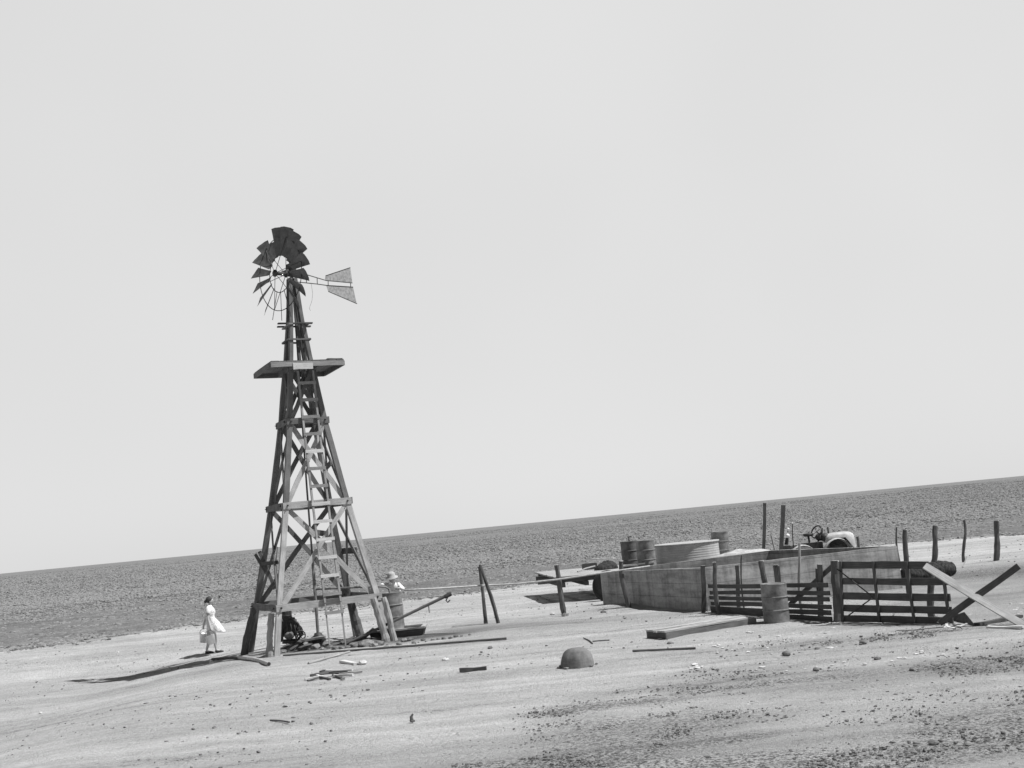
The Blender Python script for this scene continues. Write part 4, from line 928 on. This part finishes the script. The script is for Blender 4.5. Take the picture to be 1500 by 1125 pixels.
# wooden platform on the ground
a = G(976, 936); b = G(1108, 914); v = (b - a).normalized(); pn = Vector((-v.y, v.x, 0)); wdt = (G(954, 935) - a).length
pf = thing('wooden_platform', 'low plank platform lying flat on the dirt before the slat fence', 'platform', a); W2 = .7; ln_ = (b - a).length
for i in range(5):
    o_ = a + pn * (W2 * (i + .5) / 5) + Vector((0, 0, .15 + random.uniform(-.006, .006))); MB().beam(o_ - v * random.uniform(0, .03), o_ + v * (ln_ + random.uniform(-.05, .02)), W2 / 5 - .016, .035, (0, 0, 1), .004).build('plank', M['wood_lit'], pf)
for o_ in (0.02, W2 - .02): MB().beam(a + pn * o_ + Vector((0, 0, .06)), a + pn * o_ + v * ln_ + Vector((0, 0, .06)), .05, .14, (0, 0, 1), .004).build('side_board', M['wood_old_shaded'], pf)
MB().beam(a + pn * .045 + v * .02 + Vector((0, 0, .08)), a + pn * (W2 - .045) + v * .02 + Vector((0, 0, .06)), .04, .14).build('end_board', M['wood_dark'], pf)
# rounded concrete dome
P = G(847, 978); P.y += .28; P.z = gz(P.x, P.y)
n, m_ = 36, 20; vs = []; fs = []; rr = .315; hh = .365
for i in range(m_ + 1):
    t = i / m_; a_ = t * math.pi / 2; rad = rr * (math.cos(a_) ** .62); zz = hh * (math.sin(a_) ** .95) - .03
    for j in range(n):
        th = 2 * math.pi * j / n; k_ = 1 + .035 * math.sin(2 * th + 1) + .07 * (float(vnoise(math.cos(th) * 2 + 9, math.sin(th) * 2 + i * .16, .7, 31)) - .5); vs.append(P + Vector((math.cos(th) * rad * k_, math.sin(th) * rad * k_, zz)))
for i in range(m_):
    for j in range(n): fs.append([i * n + j, i * n + (j + 1) % n, (i + 1) * n + (j + 1) % n, (i + 1) * n + j])
one('concrete_dome', MB().add(vs, fs), M['concrete_round'], P, 'squat rounded grey concrete dome sitting in the middle of the yard', 'well cap', None, True)
for k_ in range(9):
    th = k_ * .72 + 2.6; P1 = Vector((P.x + math.cos(th) * .36, P.y + math.sin(th) * .34, 0)); P1.z = gz(P1.x, P1.y)
    one('earth_crumb', MB().ico(P1 + Vector((0, 0, .01)), random.uniform(.02, .05), (1.4, 1, .5), .25, 1), M['stone_dark'], P1, 'crumb of earth against the base of the concrete dome', 'clod', 'crumbs of earth round the base of the concrete dome')
# loose stones that can be told apart
for px, py, r_, mt_, lab in ((653, 968, .10, 'stone', 'pale stone between the ground pipe and the dark plank'), (718, 950, .09, 'stone_dark', 'dark angular stone just below the right end of the ground pipe'),
        (59, 1045, .055, 'stone', 'white round stone alone at the lower left of the yard'), (314, 1067, .055, 'stone_dark', 'dark clump lying near the lower left edge of the yard'),
        (174, 973, .06, 'stone', 'small pale flat stone left of the windmill shadow'), (809, 900, .09, 'stone', 'white stone left of the foot of the single pipe post'),
        (884, 898, .11, 'stone_dark', 'brown stone on the berm at the left corner of the concrete tank'), (982, 944, .09, 'stone_dark', 'dark knob of stone beside the near end of the wooden platform'),
        (1265, 943, .09, 'stone_dark', 'dark stone in the yard below the left half of the gate'), (1176, 947, .06, 'stone_dark', 'small dark stone below and right of the lone drum'), (1197, 951, .055, 'stone_dark', 'darker of two small stones right of the lone drum'),
        (1337, 983, .08, 'stone_dark', 'rounded clod below the right half of the gate'), (1368, 1090, .07, 'stone_dark', 'dark clod near the bottom right edge'), (1285, 966, .07, 'stone_dark', 'low clod among the pale chips before the gate'), (1466, 968, .05, 'stone_dark', 'small dark clod at the right edge of the yard'),
        (1152, 960, .12, 'stone_dark', 'flat grey clod with pale crust below the lone drum'), (1196, 982, .08, 'stone_dark', 'jagged dark clod with pale chips beside it in the right of the yard'), (1058, 910, .08, 'stone_dark', 'small stone lying on the far edge of the wooden platform')):
    Pq = G(px, py)
    r_ *= .75
    one('stone', MB().ico(Pq + Vector((0, 0, r_ * .3)), r_, (1.15, .85, .6), .16, 2), M[mt_], Pq, lab, 'stone')
q = MB(); Pq = G(604, 1058); q.ico(Pq + Vector((0, 0, .02)), .05, (1.3, .7, .4), .2, 1); q.tube([Pq + Vector((.0, 0, .02)), Pq + Vector((-.01, 0, .08)), Pq + Vector((.02, 0, .12))], [.03, .022, .012], 7, .2)
one('root_stub', q, M['bark'], Pq, 'tiny upright dark root stub at the lower middle of the yard', 'stub')
for (a, b, lab) in (((396, 1057), (424, 1060), 'thin dark twig in the lower left of the yard'), ((868, 941), (893, 939), 'thin dark twig right of the concrete dome'), ((855, 936), (868, 944), 'slanting dark splinter above the concrete dome')):
    single_tube('twig', a, b, .014, 'bark', lab, 'twig', .03)
g1('scrap_board', (1447, 921), (1500, 921), .1, .04, 'wood_pale', 'pale board lying flat under the crossed boards at right', 'board')
g1('scrap_board', (1430, 917), (1495, 905), .12, .05, 'wood_dark', 'dark board lying flat just behind the pale one at right', 'board')
for i, (px, py) in enumerate(((1392, 916), (1400, 921), (1406, 918), (1398, 925), (1410, 924), (1386, 921))):
    P1 = G(px, py); ang = random.random() * 3; L_ = random.uniform(.12, .25)
    one('torn_splinter', MB().beam(P1 + Vector((0, 0, .03)), P1 + Vector((math.cos(ang) * L_, math.sin(ang) * L_, .03 + random.random() * .15)), .06, .012, (0, 0, 1), .01), M['wood_pale' if i % 2 else 'wood_dark'], P1, 'torn splinter of wood in the litter at the foot of the crossed boards', 'splinter', 'splinters at the foot of the crossed boards')

# ---------------------------------------------------------------- people
def skin(name, V, Ed, mat, parent, sub=2):
    me = bpy.data.meshes.new(name); me.from_pydata([v[:3] for v in V], Ed, []); me.materials.append(mat)
    o = bpy.data.objects.new(name, me); COL.objects.link(o); o.parent = parent
    md = o.modifiers.new('skin', 'SKIN'); md.use_smooth_shade = True
    lay = me.skin_vertices[0].data if me.skin_vertices else None
    if lay is None:
        bpy.context.view_layer.objects.active = o
        me.attributes.new
    for i, v in enumerate(V):
        r_ = v[3]; lay[i].radius = (r_, r_) if not hasattr(r_, '__len__') else r_
        lay[i].use_root = (i == 0)
    o.modifiers.new('sub', 'SUBSURF').levels = sub; o.modifiers['sub'].render_levels = sub
    return o
def loft(name, rings, mat, parent, n=28, fold=0.0, closed_top=False):
    vs = []; fs = []
    for i, (cx, cy, cz, rx, ry, tx, fo) in enumerate(rings):
        for j in range(n):
            a = 2 * math.pi * j / n; k_ = 1 + fo * math.sin(5 * a + i * .2) + fo * .6 * math.sin(8 * a + 1)
            vs.append(Vector((cx + math.cos(a) * rx * k_, cy + math.sin(a) * ry * k_, cz + tx * math.cos(a))))
    for i in range(len(rings) - 1):
        for j in range(n): fs.append([i * n + j, i * n + (j + 1) % n, (i + 1) * n + (j + 1) % n, (i + 1) * n + j])
    fs.append(list(range(n))[::-1]); fs.append([(len(rings) - 1) * n + j for j in range(n)])
    me = bpy.data.meshes.new(name); me.from_pydata([tuple(v) for v in vs], [], fs); me.materials.append(mat); me.polygons.foreach_set('use_smooth', [True] * len(fs))
    o = bpy.data.objects.new(name, me); COL.objects.link(o); o.parent = parent; return o
def local(mb, name, mat, parent, smooth=True):
    o = mb.build(name, mat, None, (0, 0, 0), smooth); o.parent = parent; return o
def add_hand(V, E, wrist_i, wp, dirv, side, curl=0.5, spread=(0, 1, 0), s=1.0):
    """palm, four fingers, thumb as skinned chains grown from the wrist"""
    d = Vector(dirv).normalized(); sp = Vector(spread).normalized(); nrm = d.cross(sp).normalized() * side
    p = Vector(wp) + d * .05 * s; V.append((*p, .026 * s)); pi_ = len(V) - 1; E.append((wrist_i, pi_))
    for k_, (o_, L_) in enumerate(((-.027, .062), (-.009, .075), (.009, .072), (.027, .055))):
        q0 = p + d * .035 * s + sp * o_ * s; V.append((*q0, .0095 * s)); E.append((pi_, len(V) - 1))
        q1 = q0 + (d * (1 - curl * .5) + nrm * curl).normalized() * L_ * .55 * s; V.append((*q1, .0085 * s)); E.append((len(V) - 2, len(V) - 1))
        q2 = q1 + (d * (.3 - curl) + nrm).normalized() * L_ * .5 * s; V.append((*q2, .007 * s)); E.append((len(V) - 2, len(V) - 1))
    t0 = Vector(wp) + d * .03 * s - sp * .035 * s; V.append((*t0, .011 * s)); E.append((pi_, len(V) - 1))
    t1 = t0 + (d * .6 - sp * .5 + nrm * .4).normalized() * .05 * s; V.append((*t1, .009 * s)); E.append((len(V) - 2, len(V) - 1))

# woman walking to the right (+x local), slightly away
WP = G(310, 957); WP = Vector((WP.x, WP.y, gz(WP.x, WP.y)))
wo_ = thing('person', 'woman in a white short sleeved dress walking with a pail in each hand', 'person', WP, None, R(14))
wo_.scale = (1.05,) * 3
V = [(0, 0, .90, .115)]; E = []
def add(p, r_, prev): V.append((*p, r_)); E.append((prev, len(V) - 1)); return len(V) - 1
w1 = add((.00, 0, 1.03, ), .095, 0); c1 = add((.01, 0, 1.18), .115, w1); c2 = add((.02, 0, 1.29), .10, c1); nk = add((.03, 0, 1.38), .045, c2); jw = add((.055, 0, 1.44), .062, nk); hd = add((.055, 0, 1.51), .085, jw); cr = add((.045, 0, 1.57), .07, hd)
add((.150, 0, 1.475), .013, hd)            # nose
for s_ in (-1, 1): add((.04, s_ * .09, 1.48), .014, hd)
# legs: far leg (left) back, near leg forward
hl = add((0, .09, .86), .095, 0); kl = add((-.06, .09, .46), .06, hl); ml = add((-.07, .09, .30), .052, kl); al = add((-.14, .09, .09), .034, ml); tl_ = add((.0, .09, .035), .03, al)
hr = add((0, -.09, .86), .095, 0); kr = add((.12, -.09, .47), .06, hr); mr = add((.115, -.09, .32), .052, kr); ar = add((.14, -.09, .10), .034, mr); tr_ = add((.27, -.09, .05), .028, ar)
# arms
HL = Vector((-.18, .28, .70)); HR = Vector((.02, -.27, .69))
sl = add((.01, .155, 1.30), .055, c2); el_ = add((-.10, .22, 1.02), .04, sl); wl = add((-.18, .28, .80), .026, el_); add_hand(V, E, wl, (-.18, .28, .80), (-.08, .03, -1), 1, .6, (1, 0, 0), .9)
sr = add((.01, -.155, 1.30), .055, c2); er = add((-.04, -.22, 1.02), .04, sr); wr_ = add((.01, -.26, .77), .026, er); add_hand(V, E, wr_, (.01, -.26, .77), (.05, -.03, -1), -1, .6, (1, 0, 0), .9)
skin('body', V, E, M['skin'], wo_)
loft('dress', [(.17, -.02, .61, .24, .20, -.05, .13), (.17, -.02, .65, .24, .205, -.06, .12), (.13, -.01, .76, .21, .20, -.04, .08), (.08, 0, .90, .18, .18, -.02, .04), (.02, 0, 1.02, .125, .145, 0, .01), (.02, 0, 1.08, .13, .15, 0, 0), (.03, 0, 1.18, .15, .165, 0, 0), (.025, 0, 1.27, .125, .17, 0, 0), (.02, 0, 1.34, .075, .12, 0, 0), (.025, 0, 1.375, .055, .06, .0, 0)], M['cloth_dress'], wo_)
for s_ in (-1, 1):
    q = MB(); q.tube([(.01, s_ * .11, 1.33), (.0, s_ * .17, 1.28), (-.02, s_ * .2, 1.18), (-.03, s_ * .21, 1.15)], [.06, .078, .075, .06], 14, .03, False); local(q, 'sleeve', M['cloth_w'], wo_)
q = MB(); q.ico((.02, 0, 1.525), .1, (1.02, .98, 1.0), .03, 3); q.ico((-.075, 0, 1.49), .05, (1, 1.1, 1), .05, 2); local(q, 'hair', M['hair'], wo_)
for s_ in (-1, 1):
    q = MB(); q.ico((.128, s_ * .032, 1.505), .011, (1, 1, .7), 0, 1); local(q, 'eye', M['hair'], wo_)
q = MB(); q.ico((.132, 0, 1.445), .018, (.5, 1.4, .4), 0, 1); local(q, 'mouth', M['cloth_g'], wo_)
for (x_0, y_0, z_0, rt_) in ((-.08, .09, .035, 0), (.20, -.09, .045, -.12)):
    q = MB(); q.tube([(x_0 - .1, y_0, z_0 + .02), (x_0 - .03, y_0, z_0 + .01), (x_0 + .06, y_0, z_0), (x_0 + .14, y_0, z_0 - .008)], [.035, .043, .042, .02], 10); local(q, 'shoe', M['shoe'], wo_)
def pail(loc_local, hand_local, lab, tilt):
    mw = Matrix.Translation(WP) @ Matrix.Rotation(R(14), 4, 'Z') @ Matrix.Scale(1.05, 4)
    hp_ = mw @ Vector(hand_local); t = thing('pail', lab, 'pail', hp_ + Vector((0, 0, -.42)), 'pails carried by the woman')
    t.rotation_euler = (tilt[0], tilt[1], 0); L = Vector(t.location)
    MB().lathe([(.10, 0), (.105, .0), (.14, .27), (.147, .275), (.135, .27), (.1, .01), (.001, .01)], L, 28).build('shell', M['pail'], t, smooth=True)
    pts = [L + Vector((math.cos(math.pi * i / 14) * .143, 0, .27 + math.sin(math.pi * i / 14) * .15)) for i in range(15)]
    MB().tube(pts, .006, 6).build('bail', M['iron'], t, smooth=True)
pail(None, (-.22, .30, .72), 'tin pail hanging from the left hand of the woman', (0, R(10)))
pail(None, (.045, -.275, .69), 'tin pail hanging from the right hand of the woman', (0, R(-14)))

# boy in straw hat leaning on the drum
BP = at(579, 862, 32.75); BP.z = gz(BP.x, BP.y)
bo_ = thing('person', 'boy in a straw hat and pale shirt bending over the drum by the windmill', 'person', BP, None, R(200))
# local +y faces away from camera before rotation; figure faces local +x -> we pose facing the camera (-Y)
bo_.rotation_euler = (0, 0, R(-100)); bo_.scale = (1.1, 1.1, 1.12)
V = [(0, 0, .84, .11)]; E = []
w1 = add((.03, 0, .98), .1, 0); c1 = add((.10, 0, 1.12), .11, w1); c2 = add((.16, 0, 1.23), .095, c1); nk = add((.20, 0, 1.31), .045, c2); jw = add((.235, 0, 1.36), .06, nk); hd = add((.25, 0, 1.43), .082, jw); cr = add((.25, 0, 1.49), .065, hd)
add((.345, 0, 1.385), .012, hd)
for s_ in (-1, 1): add((.24, s_ * .085, 1.40), .013, hd)
for s_ in (-1, 1):
    h_ = add((0, s_ * .09, .80), .09, 0); k_ = add((.03, s_ * .1, .44), .058, h_); a_ = add((-.02, s_ * .1, .09), .036, k_); add((.12, s_ * .11, .035), .032, a_)
sl = add((.16, .16, 1.25), .055, c2); el_ = add((.26, .27, 1.14), .04, sl); wl = add((.36, .22, 1.17), .026, el_); add_hand(V, E, wl, (.36, .22, 1.17), (.6, -.8, -.1), 1, .4, (0, .2, 1), .85)
sr = add((.16, -.16, 1.27), .055, c2); er = add((.28, -.26, 1.27), .04, sr); wr_ = add((.37, -.08, 1.28), .026, er); add_hand(V, E, wr_, (.37, -.08, 1.28), (.3, .9, .1), -1, .4, (0, .2, 1), .85)
skin('body', V, E, M['skin'], bo_)
loft('shirt', [(.03, 0, .86, .13, .16, 0, .02), (.03, 0, .98, .12, .15, 0, .02), (.10, 0, 1.11, .135, .165, 0, .02), (.15, 0, 1.22, .12, .175, 0, 0), (.18, 0, 1.29, .07, .1, 0, 0), (.195, 0, 1.32, .055, .055, 0, 0)], M['cloth_w'], bo_)
for s_, ep in ((1, (.26, .27, 1.14)), (-1, (.28, -.26, 1.27))):
    q = MB(); s0_ = Vector((.15, s_ * .13, 1.25)); e0 = Vector(ep); wv = Vector((.35, .22, 1.165)) if s_ > 0 else Vector((.36, -.1, 1.28)); q.tube([s0_, s0_.lerp(e0, .5), e0, e0.lerp(wv, .7)], [.06, .055, .048, .038], 12, .05); local(q, 'sleeve', M['cloth_w'], bo_)
loft('trousers', [(-.02, 0, .1, .1, .16, 0, 0), (.02, 0, .45, .11, .17, 0, 0), (0, 0, .75, .13, .17, 0, 0), (.02, 0, .9, .135, .165, 0, 0)], M['cloth_g'], bo_)
for s_ in (-1, 1):
    q = MB(); q.tube([(-.06, s_ * .1, .05), (.05, s_ * .105, .045), (.16, s_ * .11, .03)], [.04, .045, .025], 10); local(q, 'shoe', M['shoe'], bo_)
    q = MB(); q.ico((.322, s_ * .03, 1.41), .011, (1, 1, .7), 0, 1); local(q, 'eye', M['hair'], bo_)
q = MB(); q.ico((.23, 0, 1.425), .09, (1, .98, 1), .02, 2); local(q, 'hair', M['hair'], bo_)
q = MB(); q.lathe([(.165, -.03), (.16, -.02), (.1, .005), (.095, .07), (.07, .11), (.03, .12), (.001, .12)], (.25, 0, 1.46), 28, (.28, 0, 1)); local(q, 'straw_hat', M['straw'], bo_)
